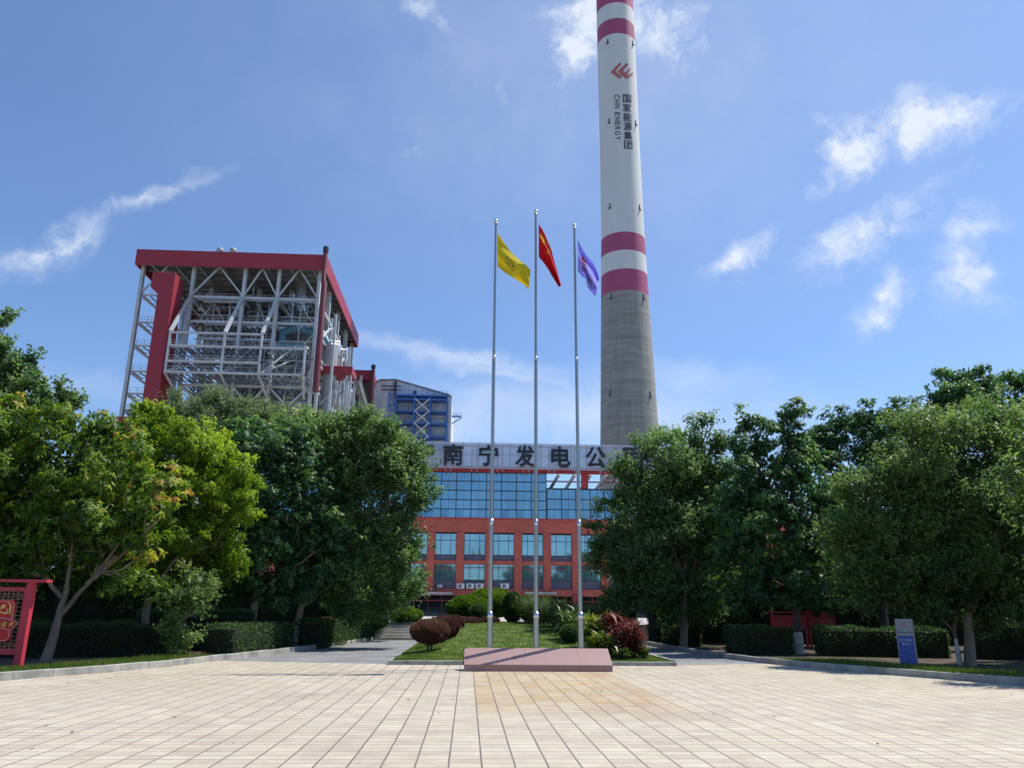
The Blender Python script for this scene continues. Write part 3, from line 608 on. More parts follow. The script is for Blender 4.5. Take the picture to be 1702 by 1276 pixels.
MB().box(xs-.02, XR, Y0+.45, Y0+7, zE, zF-.05).build('terrace_storey', M_dark, ob)
MB().box(xs-.02, XR, Y0+.2, Y0+7, zF-.04, zF+.12).build('terrace_edge', M_frame, ob)
MB().box(XL, XR, Y0-.2, Y0+.6, zG+.01, zH+.25).build('top_beam', M_redp, ob)
wb = mat('white_paint', (.72, .72, .70), .5, var=.08)
for k in range(8):
    x = xs+1.1+k*1.95; MB().bar((x-.5, Y0+5.5, zF+.2), (x+.55, Y0+1.0, zG+.1), .22, .4).build('pergola_beam', wb, ob)
for k in range(3): MB().box(xs+4.3+k*5.6, xs+5.1+k*5.6, Y0+.3, Y0+1.0, zF+.13, zG+.005).build('terrace_column', M_redp, ob)
MB().box(xs, XR, Y0+5.3, Y0+5.7, zG-.2, zG-.08).build('pergola_rail', M_redp, ob)
# ground floor
MB().box(XL, XR, Y0+.44, Y0+.5, .86, zK+.3).build('shopfront_glass', glassmat('dark_glass', (.03, .05, .07), .08), ob)
g = MB()
for i in range(40): x = XL+1.6*i; g.box(x-.04, x+.04, Y0+.38, Y0+.436, .86, zK)
g.box(XL, XR, Y0+.36, Y0+.437, 2.55, 2.66); g.build('shopfront_frame', M_redp, ob)
for k in range(-2, 8, 3): x = bx[0]-PIT/2+PIT*(k+2); MB().box(x-.5, x+.5, Y0-.5, Y0+.35, .86, zK+.28).build('portico_column', M_redp, ob)
for a, b in ((700, 752), (873, 925)): p0, p1 = at(a, 986, 92.6), at(b, 990, 92.6); MB().box(p0[0], p1[0], 92.2, Y0-.06, p0[2]-.08, p0[2]+.2).build('canopy', M_conc, ob)
# air conditioners on the lower spandrels
M_ac = mat('ac_white', (.70, .69, .66), .5, var=.1); 
def ac(px0, px1, py0, py1, label):
    a, b = at(px0, py1, Y0-.5), at(px1, py0, Y0-.5); t = thing('air_conditioner', ((a[0]+b[0])/2, Y0-.2, a[2]), label, 'air conditioner', 'air conditioners under the office windows')
    MB().box(a[0], b[0], Y0-.5, Y0-.13, a[2], b[2]).build('casing', M_ac, t)
    c = ((a[0]*.58+b[0]*.42), Y0-.51, (a[2]+b[2])/2); r = (b[2]-a[2])*.36; mb = MB(); n = 20
    v = [c]+[(c[0]+r*math.cos(q), c[1], c[2]+r*math.sin(q)) for q in np.linspace(0, 6.283, n, endpoint=False)]; mb.plate(v[1:], (0, .006, 0), 1); mb.build('fan', M_frame, t)
    mb = MB(); 
    for q in np.linspace(0, 3.14159, 6, endpoint=False): mb.bar((c[0]-r*math.cos(q), c[1]-.012, c[2]-r*math.sin(q)), (c[0]+r*math.cos(q), c[1]-.012, c[2]+r*math.sin(q)), .012)
    mb.build('grille', M_ac, t)
    MB().box(a[0]+.02, b[0]-.02, Y0-.48, Y0-.125, a[2]-.06, a[2]-.003).build('bracket', M_frame, t)
ac(759, 772, 969, 977.5, 'leftmost unit of the three white air conditioners in a row on the pier'); ac(775, 788, 969, 977.5, 'middle unit of the three white air conditioners in a row')
ac(790.5, 804, 969, 977.5, 'rightmost unit of the three white air conditioners in a row'); ac(832, 846, 969, 977.5, 'single white air conditioner just right of the left flagpole')
ac(727, 735, 971, 975.5, 'smallest white air conditioner under the window left of the three')
# roof sign
sg = thing('rooftop_sign', (5, 93, 18), 'silver louvred rooftop sign with big dark characters across the office roof', 'sign')
YS = 92.6; p0, p1 = at(560, 779, YS), at(1140, 741, YS); sz0, sz1 = bz(779.5, YS), bz(733.5, YS, 720)
lv = MB(); ns = 23
for i in range(ns):
    z = sz0+(sz1-sz0)*i/ns; h = (sz1-sz0)/ns
    lv.add([(p0[0], YS, z+.01), (p1[0], YS, z+.01), (p1[0], YS+.03, z+h*.86), (p0[0], YS+.03, z+h*.86), (p0[0], YS+.06, z+.01), (p1[0], YS+.06, z+.01), (p1[0], YS+.07, z+h*.86), (p0[0], YS+.07, z+h*.86)],
           [(0, 1, 2, 3), (5, 4, 7, 6), (3, 2, 6, 7), (1, 0, 4, 5), (0, 3, 7, 4), (2, 1, 5, 6)])
lv.build('louvre', mat('silver_slat', (.56, .55, .60), .45, .3, var=.08, scale=.4), sg)
fr = MB(); x = p0[0]
while x < p1[0]: fr.box(x-.03, x+.03, YS-.012, YS+.2, sz0, sz1); x += 1.86
fr.build('seam_post', mat('sign_seam', (.34, .34, .39), .5, .3), sg)
bk = MB(); x = p0[0]+.4
while x < p1[0]:
    bk.box(x-.06, x+.06, YS+.25, YS+.4, sz0-.3, sz1-.2); bk.box(x+.55, x+.67, YS+.25, YS+.4, sz0-.3, sz1-.2); z = sz0
    while z < sz1-.4: bk.bar((x, YS+.32, z), (x+.6, YS+.32, z+.35), .05); z += .35
    x += 3.1
for z in (sz0+.6, (sz0+sz1)/2, sz1-.4): bk.box(p0[0], p1[0], YS+.22, YS+.3, z, z+.1)
bk.build('lattice_support', mat('lattice_steel', (.35, .35, .38), .5, .5), sg)
M_ink = mat('letter_dark', (.022, .025, .035), .45, .2, var=.2)
def sign_char(ch, x0, x1, y0, y1, bold):
    yy = YS-.28; a = at(x0, y1, yy); b = at(x1, y0, yy); mb = MB()
    glyph_solid(mb, ch, lambda u, v: (a[0]+(b[0]-a[0])*u, yy, a[2]+(b[2]-a[2])*v), bold, (0, .2, 0)); mb.build('character', M_ink, sg)
for ch, q in zip('南宁发电公司', ((736.5, 769.5, 738.5, 771.5), (796, 828, 739.5, 772.5), (857, 888, 740.5, 774), (917, 947, 742, 774.5), (975, 1006, 743, 776), (1037, 1068, 745, 778))): sign_char(ch, *q, .026)
for ch, q in zip('集源能家国', range(5)): sign_char(ch, 687-20.3*q, 702.5-20.3*q, 740-.2*q, 755-.2*q, .02)
sign_char('团', 706.5, 720.5, 740.5, 755, .02)

# ------------------------------------------------------------------ chimney
CH = np.array([48.6, 235.0]); rows = [(735, 995, 1093), (480, 997.4, 1075.2), (385, 999.2, 1070.4), (250, 997.3, 1063.3), (3, 994.6, 1055.2)]
pr = []
for y, a, b in rows:
    pa, pb = at(a, y, 235), at(b, y, 235); pr.append(((pa[2]+pb[2])/2, (pb[0]-pa[0])/2*.985, (pa[0]+pb[0])/2))
pass
z_, r_, c_ = [np.array(q) for q in zip(*pr)]
zs = np.r_[0, z_, 236]; rs = np.r_[r_[0]*1.18, r_, r_[-1]-(236-z_[-1])*.015]
def crad(z): return np.interp(z, zs, rs)
CH[0] = np.mean(c_)
def chit(px, py, off=0.0):
    d = ray(px, py); lo = (235-14)/d[1]; ts = np.linspace(lo, 250/d[1], 900); P = EYE+ts[:, None]*d; g = np.hypot(P[:, 0]-CH[0], P[:, 1]-CH[1])-crad(P[:, 2])-off
    i = np.argmax(g < 0) if (g < 0).any() else np.argmin(g); 
    if i > 0 and g[i] < 0:
        w = g[i-1]/(g[i-1]-g[i]); return P[i-1]*(1-w)+P[i]*w
    return P[i]
cc = thing('chimney', (CH[0], CH[1], 0), 'tall grey concrete chimney with red and white bands and vertical lettering', 'chimney')
zb = [chit(x, y)[2] for x, y in ((1037, 482), (1036, 446), (1036, 415), (1035, 385), (1026, 55.5), (1026, 30), (1026, 4))]
def concrete_mat():
    m = bpy.data.materials.new('chimney_concrete'); m.use_nodes = True; nt = m.node_tree; L = nt.links.new; p = nt.nodes['Principled BSDF']; ge = N(nt, 'ShaderNodeNewGeometry')
    def nz(sc, s, d=5):
        mp = N(nt, 'ShaderNodeMapping'); mp.inputs['Scale'].default_value = sc; L(ge.outputs['Position'], mp.inputs[0]); n = N(nt, 'ShaderNodeTexNoise'); n.inputs['Scale'].default_value = s; n.inputs['Detail'].default_value = d; L(mp.outputs[0], n.inputs['Vector']); return n.outputs['Fac']
    r1 = N(nt, 'ShaderNodeValToRGB'); r1.color_ramp.elements[0].position = .3; r1.color_ramp.elements[0].color = (.25, .24, .22, 1); r1.color_ramp.elements[1].position = .7; r1.color_ramp.elements[1].color = (.37, .36, .335, 1); L(nz((.12, .12, 1.1), .9), r1.inputs[0])
    r2 = N(nt, 'ShaderNodeValToRGB'); r2.color_ramp.elements[0].position = .35; r2.color_ramp.elements[0].color = (.80, .80, .80, 1); r2.color_ramp.elements[1].position = .65; r2.color_ramp.elements[1].color = (1, 1, 1, 1); L(nz((1.4, 1.4, .06), 1.1), r2.inputs[0])
    x = N(nt, 'ShaderNodeMix', data_type='RGBA', blend_type='MULTIPLY'); x.inputs[0].default_value = 1; L(r1.outputs[0], x.inputs[6]); L(r2.outputs[0], x.inputs[7]); L(x.outputs[2], p.inputs['Base Color']); p.inputs['Roughness'].default_value = .9; return m
M_cwhite = mat('chimney_white', (.62, .62, .60), .7, var=.06, scale=.15, streak=.1); M_cred = mat('chimney_red', (.36, .075, .155), .7, var=.1, scale=.2, streak=.1)
cuts = [0]+zb+[236]; cm = [0, 2, 1, 2, 1, 2, 1, 2]
for i, (a, b) in enumerate(zip(cuts, cuts[1:])):
    prof = [(crad(z), z) for z in np.linspace(a, b, max(2, int((b-a)/6)+1))]
    MB().lathe((CH[0], CH[1], 0), prof, 72).build(['shaft', 'white_band', 'red_band'][cm[i]], [concrete_mat() if i == 0 else None, M_cwhite, M_cred][cm[i]], cc)
mb = MB()
for k in range(int(zb[0]/4.2)): z = 2+k*4.2; mb.lathe((CH[0], CH[1], 0), [(crad(z)+.003, z-.05), (crad(z)+.012, z), (crad(z+.05)+.003, z+.05)], 72)
mb.build('lift_joints', mat('joint_grey', (.28, .265, .24), .9), cc)
for x, y in ((1010, 69), (1051.5, 71.5), (1012.5, 201), (1056.5, 204.5), (1013.5, 342), (1063, 344.5), (1016, 492), (1069.5, 493), (1014, 652), (1080.5, 654)):
    p = chit(x, y); n = unit([p[0]-CH[0], p[1]-CH[1], 0]); t = np.array([-n[1], n[0], 0]); mb = MB(); q = p-n*.3
    mb.bar(q-np.array([0, 0, .8]), q+np.array([0, 0, .8]), .7, .8); mb.bar(p+n*.1+np.array([0, 0, -1.1]), p+n*.1+np.array([0, 0, -.85]), .9, .6); mb.build('warning_light', M_frame, cc)
def cplate(name, polys, m):
    mb = MB()
    for po in polys:
        f = [tuple(q) for q in tessellate_polygon([[Vector((x, y, 0)) for x, y in po]])]; v, f = subdiv(po, f, 3)
        mb.add([chit(x, y, .09) for x, y in v], f)
    mb.build(name, m, cc)
lg = lambda pts: [(995+x/7.5, 90+y/7.5) for x, y in pts]
M_logo = mat('logo_paint', (.42, .13, .12), .7, var=.1)
cplate('logo', [lg([(262, 106), (286, 126), (207, 214), (268, 262), (292, 284), (260, 310), (146, 228)]),
                lg([(350, 112), (374, 132), (303, 205), (268, 250), (236, 214)]), lg([(303, 205), (335, 235), (350, 262), (330, 300), (268, 250)]),
                lg([(335, 235), (392, 172), (404, 186), (350, 262), (345, 252)]), lg([(330, 300), (350, 262), (366, 262), (426, 228), (430, 256), (350, 314)])], M_logo)
M_cink = mat('chimney_lettering', (.05, .055, .09), .7, var=.1)
for i, ch in enumerate('国家能源集团'):
    x0 = 1035.2+i*.42; x1 = x0+13.6; y0 = 157.2+i*15.35; y1 = y0+13.6
    mb = MB(); glyph_flat(mb, ch, lambda u, v, k=0: chit(x0+(x1-x0)*u+(1-v)*.4, y1+(y0-y1)*v+u*1.2-.4, .09+.008*k), .018); mb.build('character', M_cink, cc)
yy = 157.5
for i, ch in enumerate('CHN ENERGY'):
    if ch == ' ': yy += 4.6; continue
    h = 9.0; w = 5.6 if ch in 'EFR' else 6.2; xc = 1021.0+(yy-157)*.022
    mb = MB(); glyph_flat(mb, ch, lambda u, v, k=0: chit(xc+h*v, yy+w*u+v*.3, .09+.008*k), .014); mb.build('character', M_cink, cc); yy += w+2.05
# rim platform
MB().lathe((CH[0], CH[1], 0), [(crad(235), 235), (crad(235)+.5, 235.2), (crad(235)+.5, 236.2), (crad(235)-.8, 236.2)], 60).build('rim', M_cred, cc)
# ------------------------------------------------------------------ boiler house (steel frame, red roof) and the shed behind it
M_wst = mat('frame_white', (.50, .52, .53), .55, .1, var=.14, scale=.3); M_gst = mat('frame_grey', (.44, .46, .47), .6, .15, var=.18, scale=.3); M_rust = mat('equipment_grey', (.24, .25, .255), .7, .2, var=.3, scale=.25)
M_fas = mat('red_fascia', (.30, .026, .042), .55, var=.07, scale=.12); M_cas = mat('casing_dark', (.27, .28, .29), .8, var=.45, scale=.25); M_alu = mat('lagging', (.55, .56, .57), .3, .8, var=.15, scale=.5)
M_teal = mat('machine_teal', (.10, .24, .30), .5, var=.15, scale=.4); M_pan = mat('ribbed_panel', (.34, .35, .36), .6, .1, var=.12, scale=.3); M_rail = mat('rail_grey', (.42, .45, .47), .5, .2)
M_deck = mat('grating_grey', (.16, .17, .18), .8, .1, var=.3, scale=.6)
bh = thing('boiler_house', (-54, 162, 0), 'tall open steel boiler house under a flat dark red roof, left of the flags', 'power plant building')
RB = np.random.default_rng(11)
CX = [at(x, y, 162)[0] for x, y in ((239, 445), (324, 445), (409.5, 445), (466, 445), (532, 455))]
RY = [162, 174, 187, 200, 211.5]; ZR0, ZR1 = 72.9, 76.5
RX0, RX1 = at(228, 412, 160)[0], at(543, 425, 160)[0]; RYF, RYB = 160, 213
MB().box(RX0, RX1, RYF, RYF+.3, ZR0, ZR1).build('fascia', M_fas, bh); MB().box(RX1-.3, RX1, RYF+.301, RYB, ZR0, ZR1).build('fascia', M_fas, bh)
MB().box(RX0, RX0+.3, RYF+.301, RYB, ZR0, ZR1).build('fascia', M_fas, bh); MB().box(RX0+.301, RX1-.301, RYB-.3, RYB, ZR0, ZR1).build('fascia', M_fas, bh)
mb = MB().box(RX0+.31, RX1-.31, RYF+.31, RYB-.31, ZR0+2.2, ZR1-.1)
for y in np.linspace(RYF+3, RYB-3, 15): mb.box(RX0+.32, RX1-.32, y-.2, y+.2, ZR0+1.2, ZR0+2.19)
for x in np.linspace(RX0+3, RX1-3, 8): mb.box(x-.25, x+.25, RYF+.32, RYB-.32, ZR0+.7, ZR0+1.19)
mb.build('roof', M_rust, bh)
for x in (366, 388): p = at(x, 413, 165); mb = MB().lathe((p[0], 165, ZR1-.2), [(.55, 0), (.55, 2.3), (.75, 2.4), (.75, 3.2), (.25, 3.5)], 14); mb.build('roof_vent', M_pan, bh)
ZL = [66.6, 60.9, 55.3, 51.8, 46.6, 42.0, 37, 31, 24, 16]
for j, y in enumerate(RY):
    for i, x in enumerate(CX):
        MB().box(x-(.33 if j == 0 else .45), x+(.33 if j == 0 else .45), y-.5, y+.5, 0, ZR0+.65).build('column', M_wst if j == 0 else M_gst, bh)
for j, y in enumerate(RY):
    for z in ZL:
        if j == 0 and z in (55.3, 51.8): continue
        MB().box(CX[1]+.5, CX[4]-.5, y-.2, y+.2, z-.32, z+.22).build('beam', M_wst if j == 0 else M_gst, bh)
for z in ZL:
    for i, x in enumerate(CX):
        if i == 0: continue
        MB().box(x-.2, x+.2, RY[0]+.51, RY[-1], z-.45, z+.25).build('side_beam', M_wst if i == 4 else M_gst, bh)
def brace(p, q, w=.35, m=None): MB().bar(p, q, w).build('brace', m or M_wst, bh)
xm = [(a+b)/2 for a, b in zip(CX, CX[1:])]
for a, b in ((0, 0), (1, 1), (2, 1), (2, 2), (3, 2), (3, 3), (4, 3)): brace((CX[a], 161.9, 66.8), (xm[b] if a != b else CX[a]+(xm[b]-CX[a])*.95, 161.9, ZR0+.6), .32)
for j in (1, 2, 3):
    for i in range(1, 4):
        for k in (1, 4, 6): brace((CX[i], RY[j], ZL[k]), (CX[i+1], RY[j], ZL[k-1]), .4, M_gst)
        brace((CX[i+1], RY[j], ZL[2]), (CX[i], RY[j], ZL[1]), .4, M_gst)
def rail(mb, p, q, h=1.2, n=None):
    p, q = np.array(p, float), np.array(q, float); L = np.linalg.norm(q-p); n = n or max(2, int(L/1.7)+1)
    for k in (.5, 1.): mb.bar(p+[0, 0, h*k], q+[0, 0, h*k], .07)
    for t in np.linspace(0, 1, n): a = p+(q-p)*t; mb.bar(a, a+[0, 0, h], .07)
def deck(x0, x1, y0, y1, z, m=None):
    m = m or M_deck; mb = MB(); n = max(2, int((x1-x0)/1.1))
    for x in np.linspace(x0+.1, x1-.1, n): mb.box(x-.07, x+.07, y0+.02, y1-.02, z-.3, z-.05)
    for y in np.linspace(y0+.3, y1-.3, max(3, int((y1-y0)/1.5))): mb.box(x0, x1, y-.12, y+.12, z-.049, z)
    d = mb.build('deck', m, bh); MB().box(x0, x1, y0-.2, y0-.01, z-.4, z+.05).build('edge_beam', M_wst, d); r = MB(); rail(r, (x0+.1, y0+.1, z), (x1-.1, y0+.1, z)); r.build('railing', M_rail, d)
# left-hand stair bay: brackets and landings seen against the sky
for z in (66.9, 60.6, 55.3, 49.6, 44.7, 41.1, 35, 29): 
    deck(CX[0]+.5, CX[0]+7.5, 162.3, 168, z-.05, M_wst); brace((CX[0]+.5, 162.4, z-.6), (CX[0]+4.6, 166, z-3.6), .4); brace((CX[0]+5.2, 166, z-3.9), (CX[0]+5.2, 166, z-.7), .5)
MB().tube([(CX[0]+6.4, 168.5, 20), (CX[0]+6.4, 168.5, 52), (CX[0]+7.6, 168.5, 58), (CX[0]+7.6, 168.5, 66)], .9, 14).build('pipe', M_alu, bh)
# red lift shaft with the wider head
sx0, sx1 = at(253.5, 455, 156)[0], at(291.5, 455, 156)[0]; szt = at(275, 452.5, 156)[2]; zn1 = at(255, 477, 156)[2]; zn2 = at(255, 488, 156)[2]; sn = at(262, 488, 156)[0]
pts = [(sn, 0), (sx1, 0), (sx1, szt), (sx0, szt), (sx0, zn1), (sn, zn2)]
MB().plate([(x, 156, z) for x, z in pts], (0, 1, 0), 5.0).build('lift_shaft', M_fas, bh)
# projecting gantry
GY = 154; gx = [at(283, 553, GY)[0], at(374, 555, GY)[0], at(436, 556, GY)[0], at(507, 584, GY)[0]]; gz = [55.5, 52.7, 49.4, 47.1]
for i, z in enumerate(gz):
    x1 = gx[2] if i in (0, 2) else gx[3]
    MB().box(gx[0]-.2, x1+.2, GY-.15, GY+.15, z-.25, z+.15).build('gantry_beam', M_wst, bh)
    if i: deck(gx[0]+.2, x1, GY+.3, 161.6, z+.1)
for i, x in enumerate(gx):
    zt = gz[0] if i < 3 else gz[1]; MB().box(x-.2, x+.2, GY-.2, GY+.2, gz[3]-.3, zt+.3).build('gantry_post', M_wst, bh)
    c = CX[i+1]-(.0 if i < 3 else 1.2); brace((x, GY, zt+.2), (c, 161.6, 66.4 if i < 3 else 55.2), .58); brace((x, GY, gz[3]-.2), (c, 161.8, 44.0), .38)
for i in range(3):
    for k in (0, 1, 2): brace((gx[i], GY+.3, gz[3]), (gx[i]+(gx[i+1]-gx[i])*(.55+.3*RB.random()), 161.5, gz[k]), .28)
for i in range(3):
    m = (gx[i]+gx[i+1])/2; brace((m, 161.6, 42.2), (gx[i]+.5, 161.6, 46.3), .35); brace((m, 161.6, 42.2), (gx[i+1]-.5, 161.6, 46.3), .35)
for z in (60.9, 57.6): deck(CX[1]+3, CX[3]-.5, 163.2, 172, z)
for z in (66.8,): deck(CX[1]+1, CX[4]-1, 163.5, 173, z)
for z in (46.8, 42.2, 37.2): deck(CX[1]+1, CX[4]-1, 162.6, 171, z)
# thin lattice between the main members
for j, y in enumerate((165.5, 169.5, 177)):
    for k in range(len(ZL)-3):
        z1, z0 = ZL[k], ZL[k+1]
        for i in range(1, 4):
            n = 3 if i < 3 else 2; xs_ = np.linspace(CX[i]+.4, CX[i+1]-.4, n+1); mb = MB()
            for a, b in zip(xs_, xs_[1:]):
                if RB.random() < .75: mb.bar((a, y, z0), (b, y, z1), .2) if RB.random() < .5 else mb.bar((b, y, z0), (a, y, z1), .2)
            for x in xs_[1:-1]: mb.bar((x, y+.25, z0), (x, y+.25, z1), .22)
            mb.bar((CX[i]+.4, y+.1, z0+(z1-z0)*.5), (CX[i+1]-.4, y+.1, z0+(z1-z0)*.5), .2); mb.build('lattice', M_gst if j else M_wst, bh)
# casing, ducts and machines within
MB().box(CX[1]+3, CX[4]-6, 178, 209, 8, 63).build('furnace_casing', M_cas, bh); MB().box(CX[1]+1, CX[4]-3, 189, 208, 62, 72.5).build('roof_casing', M_cas, bh)
MB().box(at(482, 530, 174)[0], at(522, 530, 174)[0], 174.6, 186, at(500, 577, 174)[2], at(500, 528, 174)[2]).build('panel_wall', M_pan, bh)
mb = MB(); c = at(482, 566, 166); mb.tube([(c[0]-3, 167, c[2]-2), (c[0]+3.5, 167, c[2]-2)], 1.9, 18); mb.tube([(c[0]-2, 167, c[2]-.5), (c[0]-2, 167, c[2]+2.2), (c[0]+1, 167, c[2]+3.1), (c[0]+6.5, 168, c[2]+2.4), (c[0]+8, 169, c[2]-.5)], 1.0, 14); mb.box(c[0]-3.8, c[0]-.5, 165.6, 168.6, c[2]-4.6, c[2]-2.5)
for k in range(4): mb.box(c[0]+.3+k*1.3, c[0]+.9+k*1.3, 166, 168, c[2]+3, c[2]+4.4)
mb.build('fan_unit', M_teal, bh)
for x, y0, y1 in ((356.5, 455, 520), (381, 462, 540), (388, 462, 540)):
    a, b = at(x, y0-12, 176), at(x, y1, 176); MB().box(a[0]-.9, a[0]+.9, 176, 178, b[2], 72.8).build('downcomer', M_fas, bh)
for (xa, ya), (xb, yb_), r in (((405, 545), (520, 548), 1.1), ((330, 512), (400, 512), .6), ((500, 520), (500, 470), 1.2), ((340, 590), (430, 592), .5), ((428, 520), (428, 545), .9)):
    a, b = at(xa, ya, 170), at(xb, yb_, 170); MB().tube([a, b], r, 14).build('duct', M_alu, bh)
for k in range(80):
    y = RB.uniform(163, 176); x = RB.uniform(CX[1]+1, CX[4]-2); z = RB.uniform(40, 70); L = RB.uniform(3, 11); r = RB.uniform(.10, .34)
    d = [(L, 0, 0), (0, 0, -L*.7), (L*.7, 0, L*.5), (0, 5, 0)][RB.integers(4)]; e = (min(x+d[0], CX[4]-1), min(y+d[1], 177), z+d[2]); mid = (e[0], y, z)
    MB().tube([(x, y, z), mid, e] if d[2] and d[0] else [(x, y, z), e], r, 8).build('pipe', [M_alu, M_rust, M_gst][RB.integers(3)], bh)
for k in range(44):
    x = RB.uniform(CX[1]+1, CX[4]-3); z = ZL[RB.integers(0, 6)]+.35; y = RB.uniform(163.2, 172); s = RB.uniform(.4, 1.3, 3)
    mb = MB().box(x, x+s[0], y, y+s[1], z, z+s[2]*1.4); mb.box(x+.1, x+s[0]-.1, y-.06, y-.005, z+.2, z+s[2]*1.2); mb.build('cabinet', [M_rust, M_pan, M_alu][RB.integers(3)], bh)
for x, y in ((477, 480), (426, 490)):      # pale hanger columns under the roof
    a = at(x, y, 178); mb = MB().box(a[0]-1.0, a[0]+1.0, 177, 179, 56, 69.5); mb.plate([(a[0]-1, 177, 69.5), (a[0]+1, 177, 69.5), (a[0]+3.2, 177, 66.5), (a[0]+1, 177, 66.5)], (0, 1.5, 0), 1); mb.plate([(a[0]-1, 177, 69.45), (a[0]-1, 177, 66.5), (a[0]-3.2, 177, 66.5)], (0, 1.5, 0), 1); mb.build('hanger_column', M_pan, bh)
# corner down-pipe
px_ = at(541, 425, 159.6)[0]; MB().tube([(px_, 159.5, ZR1+.4), (px_, 159.5, 70.5), (px_+.3, 159.3, 69.2), (px_+.3, 159.3, 45)], [.5, .5, .62, .7], 14).build('downpipe', mat('pipe_maroon', (.16, .035, .04), .5, var=.1), bh)
MB().tube([(px_, 159.5, ZR1+.41), (px_, 159.5, ZR1+1.6)], .62, 14).build('pipe_cap', M_frame, bh)
# right flank: white trusses stepping back, sunlit
SX = CX[4]+1.2; SYs = [162.5, 173, 184, 195, 206, 218, 230, 243]; st_ = [66.5, 66.5, 66.2, 66, 65.5, 64, 62, 60]
for k, (y, zt) in enumerate(zip(SYs, st_)):
    MB().box(SX-.3, SX+.3, y-.3, y+.3, 0, zt).build('flank_post', M_wst, bh)
    MB().box(SX+2.6, SX+3.1, y-.3, y+.3, 0, zt-3-5*(k % 2)).build('flank_post', M_wst, bh)
for k in range(7):
    y0, y1 = SYs[k]+.3, SYs[k+1]-.3
    for z in (64.5 if k < 5 else 60.5, 58, 52, 46, 40, 33):
        MB().box(SX-.2, SX+.2, y0, y1, z-.3, z+.2).build('flank_beam', M_wst, bh)
    for z0, z1 in ((52, 58), (58, 64)) if k % 2 else ((46, 52), (40, 46), (58, 64)): MB().bar((SX, y0, z0), (SX, y1, z1), .4).build('flank_brace', M_wst, bh)
    MB().bar((SX+2.8, y0, 57), (SX, y1, 61), .35).build('flank_brace', M_wst, bh); MB().bar((SX+.3, y0, 52), (SX+2.8, y0, 52), .35).build('flank_brace', M_wst, bh)
for k in range(9):
    y = RB.uniform(164, 205); z = RB.uniform(46, 64); MB().tube([(SX-3, y, z), (SX+1.6, y, z), (SX+1.6, y+3, z-4), (SX+1.2, y+7, z-4)], RB.uniform(.4, .8), 12).build('duct', M_alu, bh)
MB().tube([(SX+1.4, 168, 0), (SX+1.4, 168, 58)], 1.5, 18).build('duct', M_pan, bh)
MB().box(CX[3], SX-1.0, 190, 240, 5, 58).build('rear_casing', M_cas, bh)
# small red canopy, its posts and the stair flight behind it
a, b = at(534, 612, 168), at(588, 612, 168); MB().box(a[0], b[0], 166, 172, at(560, 624, 168)[2], a[2]).build('canopy', M_fas, bh)
for x in (b[0]-.4, b[0]-1.3): MB().box(x-.2, x+.2, 167, 167.5, 0, at(560, 624, 168)[2]-.01).build('canopy_post', M_wst, bh)
MB().bar((a[0]+.5, 166.5, 44), (b[0]-.8, 166.5, 50.5), .4).build('canopy_brace', M_wst, bh); MB().bar((a[0]+3, 166.7, 50.5), (b[0]-1, 166.7, 43), .4).build('canopy_brace', M_wst, bh)
MB().box(a[0], b[0], 166, 172, 41.5, 42.2).build('canopy_floor', M_wst, bh)
mb = MB(); p, q = np.array((b[0]+.3, 172, 51.)), np.array((b[0]+1.8, 192, 44.)); mb.bar(p, q, 1.2, .9); rail(mb, p+[.5, 0, .4], q+[.5, 0, .4]); rail(mb, p+[-.5, 0, .4], q+[-.5, 0, .4]); mb.build('stair_flight', M_rust, bh)
# stepped red-roofed end
ex0, ex1 = at(604, 616, 215)[0], at(620, 616, 215)[0]; ez1, ez0 = at(612, 615, 215)[2], at(612, 630, 215)[2]
MB().box(ex0-4, ex1, 215, 236, ez0, ez1).build('end_fascia', M_fas, bh); mb = MB().box(ex0-4, ex1-.6, 217, 234, 20, ez0-.01)
mb.build('end_wall', mat('end_dark', (.10, .075, .075), .8, var=.3, scale=.2), bh)
for k in range(5): MB().box(ex1-.5, ex1-.1, 217+k*4, 217.4+k*4, 0, ez0-.01).build('end_post', M_wst, bh)
for k in range(4): MB().bar((ex1-.35, 217.2+k*4, 48+3*(k % 2)), (ex1-.35, 221.2+k*4, 58), .3).build('end_brace', M_wst, bh)
MB().tube([(ex1+.1, 214.6, 40), (ex1+.1, 214.6, ez1+.5)], .55, 12).build('downpipe', MATS['pipe_maroon'], bh); MB().tube([(ex1+.1, 214.6, ez1+.51), (ex1+.1, 214.6, ez1+1.4)], .65, 12).build('pipe_cap', M_frame, bh)
p = at(192, 692, 158); q = at(240, 700, 158); MB().box(p[0], q[0]+6, 158, 161, p[2]-4, p[2]).build('low_parapet', M_fas, bh)

